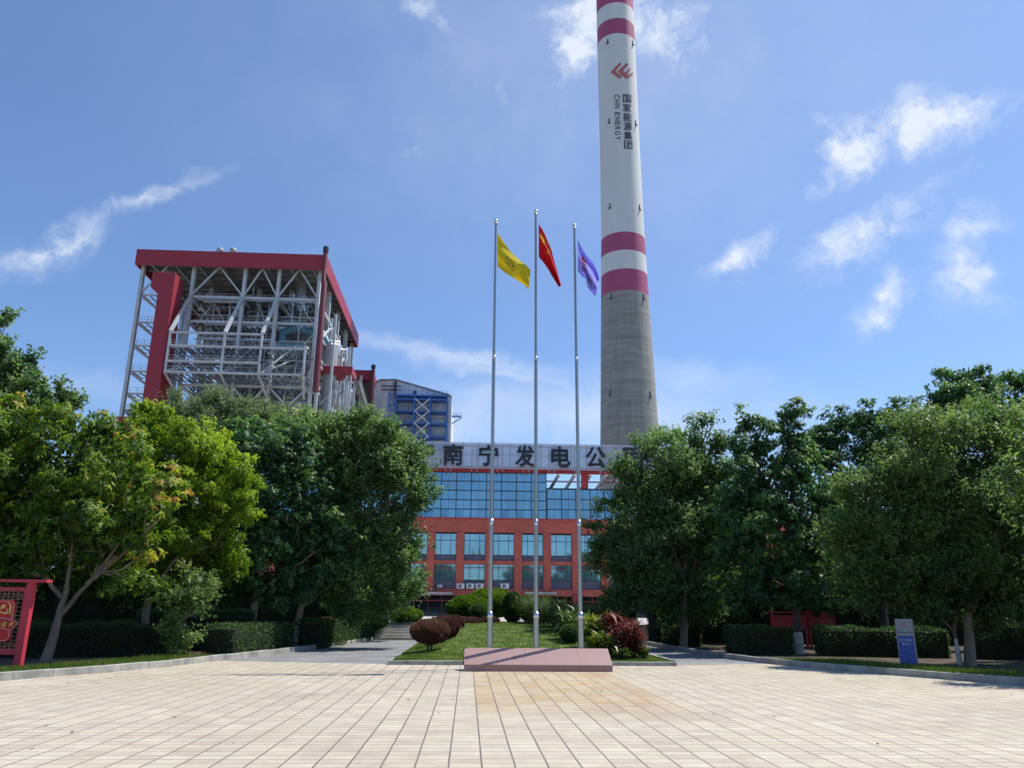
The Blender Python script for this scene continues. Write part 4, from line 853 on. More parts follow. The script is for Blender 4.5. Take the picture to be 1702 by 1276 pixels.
# grey shed with blue access steelwork
sh = thing('boiler_shed', (-16, 222, 0), 'grey corrugated shed with blue access steelwork beside the boiler house', 'industrial building')
Ys = 222
pr_ = [at(x, y, Ys) for x, y in ((619, 641), (631, 632), (658, 631.5), (747, 657), (751, 661))]; pts = [(pr_[0][0]-3, Ys, 0), (pr_[-1][0], Ys, 0)]+[(p[0], Ys, p[2]) for p in pr_[::-1]]+[(pr_[0][0]-3, Ys, pr_[0][2]-3)]
def ribbed():
    m = bpy.data.materials.new('corrugated'); m.use_nodes = True; nt = m.node_tree; L = nt.links.new; p = nt.nodes['Principled BSDF']; ge = N(nt, 'ShaderNodeNewGeometry')
    w = N(nt, 'ShaderNodeTexWave'); w.bands_direction = 'X'; w.inputs['Scale'].default_value = .55; L(ge.outputs['Position'], w.inputs['Vector'])
    mp = N(nt, 'ShaderNodeMapping'); mp.inputs['Scale'].default_value = (1, 1, .12); L(ge.outputs['Position'], mp.inputs[0]); n = N(nt, 'ShaderNodeTexNoise'); n.inputs['Scale'].default_value = .7; n.inputs['Detail'].default_value = 6; L(mp.outputs[0], n.inputs['Vector'])
    r = N(nt, 'ShaderNodeValToRGB'); r.color_ramp.elements[0].position = .3; r.color_ramp.elements[0].color = (.52, .53, .54, 1); r.color_ramp.elements[1].position = .65; r.color_ramp.elements[1].color = (.80, .80, .80, 1); L(n.outputs['Fac'], r.inputs[0]); L(r.outputs[0], p.inputs['Base Color'])
    bp = N(nt, 'ShaderNodeBump'); bp.inputs['Strength'].default_value = .3; bp.inputs['Distance'].default_value = .08; L(w.outputs['Fac'], bp.inputs['Height']); L(bp.outputs[0], p.inputs['Normal']); p.inputs['Roughness'].default_value = .6; return m
M_corr = ribbed(); MB().plate(pts, (0, 1, 0), 34).build('wall', M_corr, sh)
mb = MB()
for a, b in zip(pr_, pr_[1:]): mb.bar((a[0], Ys-.2, a[2]+.1), (b[0], Ys-.2, b[2]+.1), .5, .3)
mb.build('verge_trim', M_rust, sh)
M_blue = mat('blue_steel', (.06, .19, .52), .5, .1, var=.15, scale=.5); YB = Ys-4
vx = [at(x, 690, YB)[0] for x in (657, 688, 714, 743)]; hz = [at(700, y, YB)[2] for y in (657, 663, 683, 703, 725, 745)]; hz.append(40)
for x in vx:
    for y in (YB, Ys-.6): MB().box(x-.2, x+.2, y-.2, y+.2, 0, hz[0]).build('blue_post', M_blue, sh)
for z in hz:
    MB().box(vx[0], vx[-1], YB-.15, YB+.15, z-.18, z+.18).build('blue_beam', M_blue, sh)
    for x in vx: MB().box(x-.15, x+.15, YB+.29, Ys-.9, z-.2, z+.2).build('blue_beam', M_blue, sh)
    mb = MB().box(vx[0]-.2, vx[-1]+.2, YB+.25, Ys-.3, z-.24, z-.18); rail(mb, (vx[0], YB-.25, z+.25), (vx[-1], YB-.25, z+.25), 1.1); mb.build('blue_walkway', M_blue, sh)
for a, b in zip(hz[1:], hz[2:]):
    MB().bar((vx[1]+.2, YB-.1, a), (vx[2]-.2, YB-.1, b), .32).build('white_brace', wb, sh); MB().bar((vx[2]-.2, YB-.12, a), (vx[1]+.2, YB-.12, b), .32).build('white_brace', wb, sh)
    for i, j in ((0, 1), (2, 3)): MB().box(vx[i]+.6, vx[j]-.6, Ys-.3, Ys-.02, b+1.2, a-.9).build('weathered_panel', mat('weathered', (.80, .77, .70), .8, var=.2, scale=.5, two=(.45, .42, .38)), sh)
mb = MB(); zz = hz[0]
for k in range(6): mb.bar((vx[0]-2.0, YB, zz-3*k), (vx[0]-.3, YB, zz-3*k-3), .5, .25); rail(mb, (vx[0]-2.0, YB-.3, zz-3*k), (vx[0]-.3, YB-.3, zz-3*k-3), 1.0); mb.bar((vx[0]-2.0, YB, zz-3*k), (vx[0]-.3, YB, zz-3*k), .25)
mb.bar((vx[0]-2.1, YB, 30), (vx[0]-2.1, YB, zz+1), .3); mb.build('blue_stair', M_blue, sh)
a, b = at(751, 692, Ys-1), at(767, 692, Ys-1); mb = MB(); mb.bar((a[0], Ys-1, a[2]), (b[0], Ys-1, a[2]), .4); mb.bar((a[0], Ys-1, a[2]-2.2), (b[0], Ys-1, a[2]-.3), .25); rail(mb, (a[0], Ys-1, a[2]), (b[0], Ys-1, a[2]), 1.0, 3); mb.build('bracket', M_blue, sh)
mb = MB(); 
for y in (641, 647): p, q = at(634, y, Ys-.5), at(667, y, Ys-.5); mb.bar(p, (q[0], q[1], p[2]), .22)
p, q = at(658, 634, Ys-.5), at(656, 662, Ys-.5); mb.bar(p, (p[0], p[1], q[2]), .5); mb.build('wall_pipe', M_frame, sh)
MB().box(at(687, 652, Ys-.5)[0], at(692, 652, Ys-.5)[0], Ys-.4, Ys-.05, at(690, 655, Ys)[2], at(690, 650, Ys)[2]).build('opening', M_frame, sh)
# ------------------------------------------------------------------ foliage materials
G = lambda r, g, b: (r, g, b)
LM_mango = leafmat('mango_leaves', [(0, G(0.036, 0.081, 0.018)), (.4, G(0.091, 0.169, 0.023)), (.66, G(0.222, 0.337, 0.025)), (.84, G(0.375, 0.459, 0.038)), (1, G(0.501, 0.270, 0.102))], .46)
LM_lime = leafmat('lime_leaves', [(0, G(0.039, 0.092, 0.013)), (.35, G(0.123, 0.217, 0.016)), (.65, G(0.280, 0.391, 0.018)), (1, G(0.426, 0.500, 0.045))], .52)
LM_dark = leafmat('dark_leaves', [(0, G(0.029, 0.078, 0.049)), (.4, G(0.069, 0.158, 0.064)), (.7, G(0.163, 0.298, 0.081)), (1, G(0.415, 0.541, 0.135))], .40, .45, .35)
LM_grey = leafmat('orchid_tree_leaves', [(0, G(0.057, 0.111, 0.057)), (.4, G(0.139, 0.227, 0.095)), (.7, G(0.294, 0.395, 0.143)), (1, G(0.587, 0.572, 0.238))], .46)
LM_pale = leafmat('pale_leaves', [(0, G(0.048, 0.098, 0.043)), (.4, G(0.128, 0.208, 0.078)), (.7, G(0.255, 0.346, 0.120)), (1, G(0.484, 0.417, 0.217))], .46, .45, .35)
LM_fine = leafmat('grey_leaves', [(0, G(0.072, 0.108, 0.066)), (.5, G(0.144, 0.198, 0.112)), (1, G(0.288, 0.324, 0.172))], .46)
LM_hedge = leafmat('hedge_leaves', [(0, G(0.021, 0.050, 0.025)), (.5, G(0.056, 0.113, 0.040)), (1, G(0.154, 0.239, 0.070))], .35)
LM_purp = leafmat('purple_leaves', [(0, G(.06, .022, .034)), (.5, G(.14, .055, .06)), (.8, G(.25, .13, .08)), (1, G(.27, .19, .07))], .28, .5, .35)
LM_lem = leafmat('lemon_strap', [(0, G(.03, .07, .012)), (.5, G(.11, .17, .02)), (1, G(.33, .36, .05))], .35, .35, .5)
LM_cord = leafmat('red_strap', [(0, G(.035, .012, .018)), (.5, G(.13, .025, .035)), (.8, G(.28, .06, .06)), (1, G(.42, .20, .16))], .3, .5, .3)
LM_reed = leafmat('reed_blades', [(0, G(.02, .045, .012)), (.5, G(.06, .11, .025)), (.85, G(.14, .17, .06)), (1, G(.30, .22, .17))], .35, .45, .4)
M_bark = mat('bark_grey', (.22, .18, .135), .95, var=.4, scale=3, bump=.8, bscale=25, streak=.25); M_barkd = mat('bark_dark', (.10, .08, .065), .95, var=.4, scale=3, bump=.8, bscale=25, streak=.25)
M_lime = mat('limewash', (.68, .67, .63), .9, var=.2, scale=4, bump=.3, two=(.40, .38, .34))

def tree(name, label, D, trunk, lobes, lm, style, seed, dens=2.2, tips=5, per=9, Ln=.2, Wd=.075, clump=.42, flush=.3, base_t=.35, bark=None, r0=.14, depth=1.0, white=None, group='garden trees', inner=1.0, gz=0.0, forks=None):
    rng = np.random.default_rng(seed); bark = bark or M_bark
    b = gnd(trunk[0][0], trunk[0][1]) if D is None else None
    if D is None: D = b[1]
    base = at(trunk[0][0], trunk[0][1], D); base[2] = gz
    t = thing(name, base, label, 'tree', group); Ls = []
    for q in lobes:
        x, y, rx, ry = q[:4]; dy = q[4] if len(q) > 4 else 0; dt = q[5] if len(q) > 5 else 0; df = q[6] if len(q) > 6 else 1
        c = at(x, y, D+dy); k = np.linalg.norm(c-EYE)*0+ (c-EYE)@_fw/FPX
        Ls.append((c, np.array([rx*k, max(rx, ry)*k*.95*depth, ry*k*1.02]), dt, df))
    arr = crown_leaves(rng, Ls, dens, tips, per, Ln, Wd, clump, style, flush, base_t, inner)
    leaf_mesh('crown', lm, *arr, parent=t)
    # trunk and limbs
    P = [base+np.array([0, 0, -.15])]+[at(x, y, D+.25*math.sin(i*2.1)) for i, (x, y) in enumerate(trunk[1:])]
    mb = MB(); rr = [r0*1.35]+[r0*(1-.12*i) for i in range(1, len(P))]; rr[0] = r0*1.3; rr[-1] = r0*.5
    def smooth(P, n=4):
        P = np.array(P); s = np.linspace(0, len(P)-1, (len(P)-1)*n+1); 
        Q = np.stack([np.interp(s, np.arange(len(P)), P[:, c]) for c in range(3)], 1)
        for _ in range(3): Q[1:-1] = (Q[:-2]+2*Q[1:-1]+Q[2:])/4
        return Q
    Q = smooth(P); mb.tube(Q+rng.normal(0, .012, Q.shape), np.interp(np.linspace(0, 1, len(Q)), np.linspace(0, 1, len(rr)), rr), 10); top = P[-1]
    idx = sorted(range(len(Ls)), key=lambda i: Ls[i][0][0]); ng = 1 if len(Ls) < 4 else (2 if len(Ls) < 9 else 3); limbs = {}
    for g in range(ng):
        mem = idx[g*len(idx)//ng:(g+1)*len(idx)//ng]; ce = np.mean([Ls[i][0] for i in mem], 0); s0 = Q[int(len(Q)*(.99-.13*g))-1]; e = s0*.3+ce*.7+np.array([0, 0, -.1])
        m = s0*.55+e*.45+np.array([0, 0, -.06*np.linalg.norm(e-s0)])+rng.normal(0, .12, 3); Lb = smooth([s0-[0, 0, .1], m, e], 6); rl = np.linspace(r0*.62, r0*.26, len(Lb)); mb.tube(Lb+rng.normal(0, .015, Lb.shape), rl, 8)
        for i in mem: limbs[i] = (Lb, rl)
    for i, (c, r, *_) in enumerate(Ls):
        Lb, rl = limbs[i]; k0 = int(rng.integers(len(Lb)//2, len(Lb))); s0 = Lb[k0]
        e = c+r*np.array([0, 0, .25]); m = s0*.5+e*.5+np.array([0, 0, -.08*np.linalg.norm(e-s0)])+rng.normal(0, .1, 3); rb = rl[k0]*.8
        B = smooth([s0, m, e], 5); mb.tube(B+rng.normal(0, .02, B.shape), np.linspace(rb, .02, len(B)), 7)
        for k in range(4):
            u = unit(rng.normal(size=3)+[0, 0, .4]); s = B[6+k % 4]; f = c+r*u*.8; mb.tube(smooth([s, (s+f)/2+rng.normal(0, .1, 3), f], 3), np.linspace(rb*.45, .012, 7), 5)
    tr = mb.build('trunk', bark, t)
    if white:
        zz = at(trunk[0][0], white, D)[2]; w = MB(); k = [q for q in Q if q[2] < zz]; nx = Q[len(k)] if len(k) < len(Q) else Q[-1]
        if len(k) > 1 or True:
            l = k[-1]; f = (zz-l[2])/max(nx[2]-l[2], 1e-3); k = k+[l+(nx-l)*f]; k = [q for q in k]; k[0] = np.array([k[0][0], k[0][1], gz])
            w.tube(k, [np.interp(i/(len(Q)-1), np.linspace(0, 1, len(rr)), rr)*1.06+.006 for i in range(len(k))], 12); w.build('limewash_band', M_lime, t)
    return t

# ---------------- left side
tree('shade_tree', 'sparse round leaved tree against the sky at the far left edge', 31, [(-25, 1060), (-20, 900), (-5, 760)], [(-30, 690, 85, 70), (45, 680, 55, 42), (15, 600, 38, 32, 0, 0, .8), (-15, 550, 30, 34, 0, 0, .7), (105, 655, 32, 14, 0, 0, .8), (55, 600, 14, 12, 0, 0, .6), (15, 640, 50, 30), (-60, 620, 60, 60)], LM_grey, 'spray', 21, dens=2.6, tips=5, per=9, Ln=.17, Wd=.14, clump=.35, base_t=.3, r0=.15)
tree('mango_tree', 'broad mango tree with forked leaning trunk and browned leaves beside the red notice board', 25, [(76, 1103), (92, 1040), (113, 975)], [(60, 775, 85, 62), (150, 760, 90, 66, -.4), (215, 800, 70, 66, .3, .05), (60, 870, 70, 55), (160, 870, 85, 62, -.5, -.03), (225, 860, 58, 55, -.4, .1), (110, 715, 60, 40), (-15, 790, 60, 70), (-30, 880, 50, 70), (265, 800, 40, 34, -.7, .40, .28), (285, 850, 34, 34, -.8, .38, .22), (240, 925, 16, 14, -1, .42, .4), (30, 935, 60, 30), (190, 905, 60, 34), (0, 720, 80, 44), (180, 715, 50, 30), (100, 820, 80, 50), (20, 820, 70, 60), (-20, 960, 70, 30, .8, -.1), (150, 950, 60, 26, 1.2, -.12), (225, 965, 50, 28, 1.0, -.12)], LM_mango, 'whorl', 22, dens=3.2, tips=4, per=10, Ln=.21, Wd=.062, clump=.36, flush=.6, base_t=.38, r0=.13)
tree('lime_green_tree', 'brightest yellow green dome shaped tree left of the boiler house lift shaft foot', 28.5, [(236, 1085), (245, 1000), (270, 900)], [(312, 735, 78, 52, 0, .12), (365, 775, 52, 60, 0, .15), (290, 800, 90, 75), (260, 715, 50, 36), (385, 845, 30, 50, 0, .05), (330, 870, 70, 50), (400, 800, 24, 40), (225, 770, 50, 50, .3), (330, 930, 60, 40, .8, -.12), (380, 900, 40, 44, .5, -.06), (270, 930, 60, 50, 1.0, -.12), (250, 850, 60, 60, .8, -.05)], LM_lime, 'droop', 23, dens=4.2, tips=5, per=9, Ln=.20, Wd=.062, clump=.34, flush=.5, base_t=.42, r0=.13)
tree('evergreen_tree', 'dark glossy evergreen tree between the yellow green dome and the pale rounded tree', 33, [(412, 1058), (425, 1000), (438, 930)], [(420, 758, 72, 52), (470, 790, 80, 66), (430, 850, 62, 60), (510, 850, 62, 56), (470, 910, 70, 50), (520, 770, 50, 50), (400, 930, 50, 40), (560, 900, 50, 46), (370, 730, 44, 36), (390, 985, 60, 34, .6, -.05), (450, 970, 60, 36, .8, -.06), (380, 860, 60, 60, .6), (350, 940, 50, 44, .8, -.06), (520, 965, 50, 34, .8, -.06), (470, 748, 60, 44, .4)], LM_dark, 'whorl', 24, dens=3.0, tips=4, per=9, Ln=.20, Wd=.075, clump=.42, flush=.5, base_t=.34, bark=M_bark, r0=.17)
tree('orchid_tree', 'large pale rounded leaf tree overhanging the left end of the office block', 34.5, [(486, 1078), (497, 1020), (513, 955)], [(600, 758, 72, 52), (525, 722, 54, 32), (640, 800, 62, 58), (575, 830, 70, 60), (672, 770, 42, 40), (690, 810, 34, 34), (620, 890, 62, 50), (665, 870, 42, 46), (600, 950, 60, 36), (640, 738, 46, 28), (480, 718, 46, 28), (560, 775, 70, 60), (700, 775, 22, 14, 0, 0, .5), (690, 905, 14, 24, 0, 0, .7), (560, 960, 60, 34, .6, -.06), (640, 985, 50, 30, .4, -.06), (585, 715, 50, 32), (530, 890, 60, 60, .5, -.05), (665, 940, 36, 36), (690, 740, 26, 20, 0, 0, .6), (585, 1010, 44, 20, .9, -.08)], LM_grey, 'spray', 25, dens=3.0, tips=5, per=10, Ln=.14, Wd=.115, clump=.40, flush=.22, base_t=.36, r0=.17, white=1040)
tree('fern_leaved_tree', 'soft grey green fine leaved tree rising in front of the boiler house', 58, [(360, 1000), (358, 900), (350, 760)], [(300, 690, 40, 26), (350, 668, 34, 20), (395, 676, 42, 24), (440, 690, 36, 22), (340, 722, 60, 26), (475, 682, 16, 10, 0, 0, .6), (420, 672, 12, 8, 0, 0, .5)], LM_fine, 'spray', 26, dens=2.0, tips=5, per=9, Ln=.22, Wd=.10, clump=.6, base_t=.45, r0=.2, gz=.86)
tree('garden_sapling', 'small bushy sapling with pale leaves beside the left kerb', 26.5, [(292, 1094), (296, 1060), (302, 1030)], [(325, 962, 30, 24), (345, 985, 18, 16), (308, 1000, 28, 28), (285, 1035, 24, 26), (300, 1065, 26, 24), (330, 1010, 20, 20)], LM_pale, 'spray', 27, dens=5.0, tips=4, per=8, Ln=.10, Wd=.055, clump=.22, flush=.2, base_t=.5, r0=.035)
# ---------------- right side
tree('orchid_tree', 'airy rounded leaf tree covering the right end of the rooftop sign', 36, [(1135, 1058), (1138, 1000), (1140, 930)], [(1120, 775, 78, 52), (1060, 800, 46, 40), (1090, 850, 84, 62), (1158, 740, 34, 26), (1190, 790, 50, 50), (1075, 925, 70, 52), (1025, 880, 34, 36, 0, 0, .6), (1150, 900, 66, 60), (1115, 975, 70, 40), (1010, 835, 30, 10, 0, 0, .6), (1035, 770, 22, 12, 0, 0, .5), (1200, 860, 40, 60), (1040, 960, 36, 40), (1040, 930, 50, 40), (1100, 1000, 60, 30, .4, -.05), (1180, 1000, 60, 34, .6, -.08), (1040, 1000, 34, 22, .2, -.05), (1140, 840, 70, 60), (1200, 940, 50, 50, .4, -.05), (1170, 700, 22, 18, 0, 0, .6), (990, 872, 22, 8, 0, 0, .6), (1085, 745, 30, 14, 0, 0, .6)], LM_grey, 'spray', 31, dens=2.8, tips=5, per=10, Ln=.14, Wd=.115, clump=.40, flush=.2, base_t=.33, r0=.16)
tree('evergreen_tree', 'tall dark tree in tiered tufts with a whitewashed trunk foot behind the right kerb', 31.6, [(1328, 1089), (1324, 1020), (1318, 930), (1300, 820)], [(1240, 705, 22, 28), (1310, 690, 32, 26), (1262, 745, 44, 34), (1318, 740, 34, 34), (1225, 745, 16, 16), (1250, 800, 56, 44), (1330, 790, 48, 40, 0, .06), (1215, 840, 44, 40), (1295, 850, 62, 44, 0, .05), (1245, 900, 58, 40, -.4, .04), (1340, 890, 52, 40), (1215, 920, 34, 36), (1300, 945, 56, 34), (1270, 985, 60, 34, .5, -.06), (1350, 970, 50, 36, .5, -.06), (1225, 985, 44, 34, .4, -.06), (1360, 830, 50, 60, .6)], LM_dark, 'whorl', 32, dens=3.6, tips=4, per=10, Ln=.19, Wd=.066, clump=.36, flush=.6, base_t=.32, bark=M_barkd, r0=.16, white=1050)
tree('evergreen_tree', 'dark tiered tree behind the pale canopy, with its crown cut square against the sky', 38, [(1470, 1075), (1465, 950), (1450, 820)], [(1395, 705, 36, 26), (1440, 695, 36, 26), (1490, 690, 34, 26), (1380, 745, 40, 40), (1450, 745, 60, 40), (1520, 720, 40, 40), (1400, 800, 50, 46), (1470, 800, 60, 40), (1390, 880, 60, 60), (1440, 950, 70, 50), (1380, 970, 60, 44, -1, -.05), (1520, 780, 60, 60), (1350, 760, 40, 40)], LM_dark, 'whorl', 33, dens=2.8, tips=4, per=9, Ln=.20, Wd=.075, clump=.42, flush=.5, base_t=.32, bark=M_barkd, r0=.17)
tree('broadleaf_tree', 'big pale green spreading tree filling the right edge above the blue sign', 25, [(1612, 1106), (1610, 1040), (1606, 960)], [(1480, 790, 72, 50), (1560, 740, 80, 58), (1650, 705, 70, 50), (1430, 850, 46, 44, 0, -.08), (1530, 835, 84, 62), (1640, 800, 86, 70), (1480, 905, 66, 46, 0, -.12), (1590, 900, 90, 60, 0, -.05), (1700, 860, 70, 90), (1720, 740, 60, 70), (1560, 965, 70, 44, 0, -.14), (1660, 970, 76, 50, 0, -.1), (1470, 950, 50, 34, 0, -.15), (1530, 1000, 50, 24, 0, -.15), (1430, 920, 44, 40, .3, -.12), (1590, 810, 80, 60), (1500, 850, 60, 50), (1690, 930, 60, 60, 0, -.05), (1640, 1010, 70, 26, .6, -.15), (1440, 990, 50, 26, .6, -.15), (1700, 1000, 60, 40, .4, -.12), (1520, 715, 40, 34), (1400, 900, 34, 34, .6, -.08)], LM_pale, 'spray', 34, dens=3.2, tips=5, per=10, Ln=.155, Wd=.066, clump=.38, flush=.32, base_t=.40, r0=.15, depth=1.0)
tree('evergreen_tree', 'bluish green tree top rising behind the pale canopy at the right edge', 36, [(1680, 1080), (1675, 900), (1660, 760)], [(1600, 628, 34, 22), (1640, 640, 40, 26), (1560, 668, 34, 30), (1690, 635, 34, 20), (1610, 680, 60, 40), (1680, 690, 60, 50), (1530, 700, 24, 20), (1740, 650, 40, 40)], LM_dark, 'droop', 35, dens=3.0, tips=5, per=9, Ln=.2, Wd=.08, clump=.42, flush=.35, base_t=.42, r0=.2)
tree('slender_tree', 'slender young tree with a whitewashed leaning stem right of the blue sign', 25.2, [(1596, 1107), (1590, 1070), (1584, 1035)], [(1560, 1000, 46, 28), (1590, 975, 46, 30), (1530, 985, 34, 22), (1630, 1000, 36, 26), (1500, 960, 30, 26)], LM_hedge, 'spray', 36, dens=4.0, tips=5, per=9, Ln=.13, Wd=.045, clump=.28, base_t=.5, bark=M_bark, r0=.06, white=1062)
for i, (x, D, wh) in enumerate(((1850, 27, 'nearest of the big trees beyond the right edge'), (1980, 33, 'big tree beyond the right edge behind the nearest'), (1830, 20, 'big tree in front of the others beyond the right edge'))):
    tree('broadleaf_tree', 'pale green broadleaf tree, '+wh, D, [(x, 1110), (x+4, 1040), (x+8, 960)], [(x, 700, 90, 70), (x-70, 790, 80, 70), (x+70, 790, 80, 70), (x, 870, 110, 80), (x-50, 940, 80, 50), (x+60, 930, 80, 50)], LM_pale, 'spray', 140+i, dens=1.6, tips=5, per=9, Ln=.2, Wd=.09, clump=.42, r0=.16)
# ---------------- shady back rows that close the gaps under the crowns
back = [(-20, 44, 'left of the mango trunk', 30), (120, 42, 'behind the mango trunk', 0), (235, 40, 'behind the sapling', 10), (345, 44, 'behind the left hedge', 0), (590, 43, 'beside the garden steps', 20),
        (1090, 44, 'beyond the right path', 0), (1190, 42, 'left of the whitewashed trunk', 10), (1390, 43, 'between the whitewashed trunk and the blue sign', 0), (1540, 42, 'behind the blue sign', 10), (1680, 43, 'behind the twin stems', 0), (1790, 38, 'past the right edge of the picture', 0), (-110, 38, 'past the left edge of the picture', 0)]
for i, (x, D, wh, o) in enumerate(back):
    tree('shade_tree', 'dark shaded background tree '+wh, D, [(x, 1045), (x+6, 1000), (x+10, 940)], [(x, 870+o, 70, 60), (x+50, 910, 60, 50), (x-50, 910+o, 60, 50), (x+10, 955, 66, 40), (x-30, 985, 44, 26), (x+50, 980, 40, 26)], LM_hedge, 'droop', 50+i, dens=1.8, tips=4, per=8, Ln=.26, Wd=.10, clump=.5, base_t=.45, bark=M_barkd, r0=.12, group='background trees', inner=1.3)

# ---------------- clipped hedges and shrubs: leafy skin round a twiggy core
def clipped(name, label, cat, shell, core, lm, seed, n, Ln, Wd, base_t, tv=.15, group=None, loc=None, stem=None):
    """shell(rng,n) -> points, outward normals"""
    rng = np.random.default_rng(seed); p, o = shell(rng, n); t = thing(name, loc, label, cat, group)
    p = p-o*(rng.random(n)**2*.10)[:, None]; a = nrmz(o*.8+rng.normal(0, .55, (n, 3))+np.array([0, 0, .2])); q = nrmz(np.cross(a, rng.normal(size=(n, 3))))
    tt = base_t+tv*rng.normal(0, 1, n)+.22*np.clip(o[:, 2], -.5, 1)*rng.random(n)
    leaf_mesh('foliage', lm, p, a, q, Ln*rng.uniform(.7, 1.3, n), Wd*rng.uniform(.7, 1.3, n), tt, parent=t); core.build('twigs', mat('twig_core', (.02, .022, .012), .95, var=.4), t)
    if stem is not None: stem.build('stem', M_barkd, t)
    return t
def ell_shell(c, r, flat=.0):
    def f(rng, n):
        u = nrmz(rng.normal(size=(n, 3))); l = 1+.035*np.sin(u[:, 0]*7+u[:, 2]*5)+.03*np.sin(u[:, 1]*9+u[:, 0]*4)+rng.normal(0, .012, n)
        return np.array(c)+u*np.array(r)*l[:, None], nrmz(u/np.array(r))
    return f
def box_shell(p0, p1, w, z0, h):
    """hedge along p0-p1"""
    p0, p1 = np.array(p0, float), np.array(p1, float); L = np.linalg.norm(p1-p0); d = (p1-p0)/L; nn = np.array([-d[1], d[0]])
    def f(rng, n):
        s = rng.uniform(0, L, n); k = rng.random(n); per = h*2+w; v = k*per; P = np.zeros((n, 3)); O = np.zeros((n, 3)); wob = .05*np.sin(s*2.3)+.04*np.sin(s*5.1+1)
        a = v < h; b = (v >= h) & (v < h+w); c = v >= h+w
        off = np.where(a, -w/2-wob, np.where(b, v-h-w/2, w/2+wob)); z = np.where(a, v, np.where(b, h+wob, v-h-w))
        P[:, :2] = p0+d*s[:, None]+nn*off[:, None]; P[:, 2] = z0+z+rng.normal(0, .02, n); O[a, :2] = -nn; O[b, 2] = 1; O[c, :2] = nn
        e = rng.random(n) < 1.6*w*h/(L*per); sg_ = np.where(rng.random(n) < .5, 0, 1); ne = int(e.sum()); ve = rng.uniform(-w/2, w/2, ne)
        P[e, :2] = p0+d*(L*sg_[e])[:, None]+nn*ve[:, None]; P[e, 2] = z0+rng.uniform(0, h, ne); O[e] = 0; O[e, :2] = d*(2*sg_[e]-1)[:, None]
        return P, O
    co = MB(); q = [p0+d*.05-nn*(w/2-.1), p1-d*.05-nn*(w/2-.1), p1-d*.05+nn*(w/2-.1), p0+d*.05+nn*(w/2-.1)]; co.prism(q, z0-.05, z0+h-.1); return f, co
def hedge(label, p0, p1, w, h, seed, z0=.05, dens=420, lm=None, bt=.4):
    L = math.dist(p0, p1); f, co = box_shell(p0, p1, w, z0, h); clipped('hedge', label, 'hedge', f, co, lm or LM_hedge, seed, int(L*(2*h+w)*dens), .085, .042, bt, group='clipped hedges', loc=(p0[0], p0[1], z0))
def hx(px, py): g = gnd(px, py); return (g[0], g[1])
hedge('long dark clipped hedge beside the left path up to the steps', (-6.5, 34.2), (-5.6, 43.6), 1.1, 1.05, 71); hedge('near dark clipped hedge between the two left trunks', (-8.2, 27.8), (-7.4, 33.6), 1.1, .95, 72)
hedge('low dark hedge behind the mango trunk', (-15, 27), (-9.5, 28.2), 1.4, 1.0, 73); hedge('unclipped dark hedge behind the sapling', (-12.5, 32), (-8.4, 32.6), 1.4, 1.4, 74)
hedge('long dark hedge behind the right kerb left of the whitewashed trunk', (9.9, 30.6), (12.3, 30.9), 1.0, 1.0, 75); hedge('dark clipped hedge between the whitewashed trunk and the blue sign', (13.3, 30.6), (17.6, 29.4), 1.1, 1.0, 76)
hedge('short hedge tinted lighter as if sunlit at the far end of the right path', (9.3, 38.6), (11.0, 38.2), 1.1, .95, 77, bt=.62); hedge('dark hedge behind the twin stems at the right', (18.5, 29), (25, 27), 1.3, 1.2, 78); hedge('dark hedge across the end of the lawn right of the fountain grass', (3.2, 45.0), (9.4, 45.3), 1.0, 1.7, 98); hedge('tall overgrown hedge closing the left garden near the low wall', (-48, 41), (-6.4, 42.8), 1.8, 2.9, 79, dens=200); hedge('tall overgrown hedge closing the right garden', (9.6, 42.6), (52, 40), 1.8, 2.9, 80, dens=200)  # sunlight on the short hedge is put into its lighter leaf tint
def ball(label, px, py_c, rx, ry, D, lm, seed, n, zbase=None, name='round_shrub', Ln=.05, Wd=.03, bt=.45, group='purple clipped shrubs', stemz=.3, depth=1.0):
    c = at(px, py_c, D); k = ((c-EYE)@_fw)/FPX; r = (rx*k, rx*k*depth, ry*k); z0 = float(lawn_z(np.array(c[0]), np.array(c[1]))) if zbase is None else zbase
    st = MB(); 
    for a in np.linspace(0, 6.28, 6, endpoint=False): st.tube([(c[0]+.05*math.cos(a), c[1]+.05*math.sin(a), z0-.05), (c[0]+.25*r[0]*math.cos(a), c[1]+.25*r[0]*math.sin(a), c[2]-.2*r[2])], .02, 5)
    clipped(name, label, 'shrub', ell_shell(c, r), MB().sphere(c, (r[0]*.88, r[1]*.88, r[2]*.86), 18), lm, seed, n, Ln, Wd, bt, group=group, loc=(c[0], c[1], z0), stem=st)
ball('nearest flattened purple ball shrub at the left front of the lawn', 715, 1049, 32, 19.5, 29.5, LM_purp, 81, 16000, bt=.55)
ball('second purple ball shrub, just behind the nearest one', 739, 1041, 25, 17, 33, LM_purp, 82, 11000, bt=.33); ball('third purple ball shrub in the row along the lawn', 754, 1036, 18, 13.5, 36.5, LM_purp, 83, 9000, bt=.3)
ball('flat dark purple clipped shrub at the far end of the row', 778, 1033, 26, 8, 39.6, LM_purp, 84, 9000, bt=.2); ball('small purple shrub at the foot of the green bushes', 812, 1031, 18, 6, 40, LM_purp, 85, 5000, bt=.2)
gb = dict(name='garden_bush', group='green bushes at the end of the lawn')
ball('broad green bush left of the left flagpole at the end of the lawn', 780, 1012, 36, 22, 42, LM_lime, 86, 14000, Ln=.09, Wd=.05, bt=.12, **gb); ball('tallest green bush behind the left flagpole', 815, 1002, 40, 23, 43.6, LM_lime, 87, 16000, Ln=.10, Wd=.05, bt=.18, **gb)
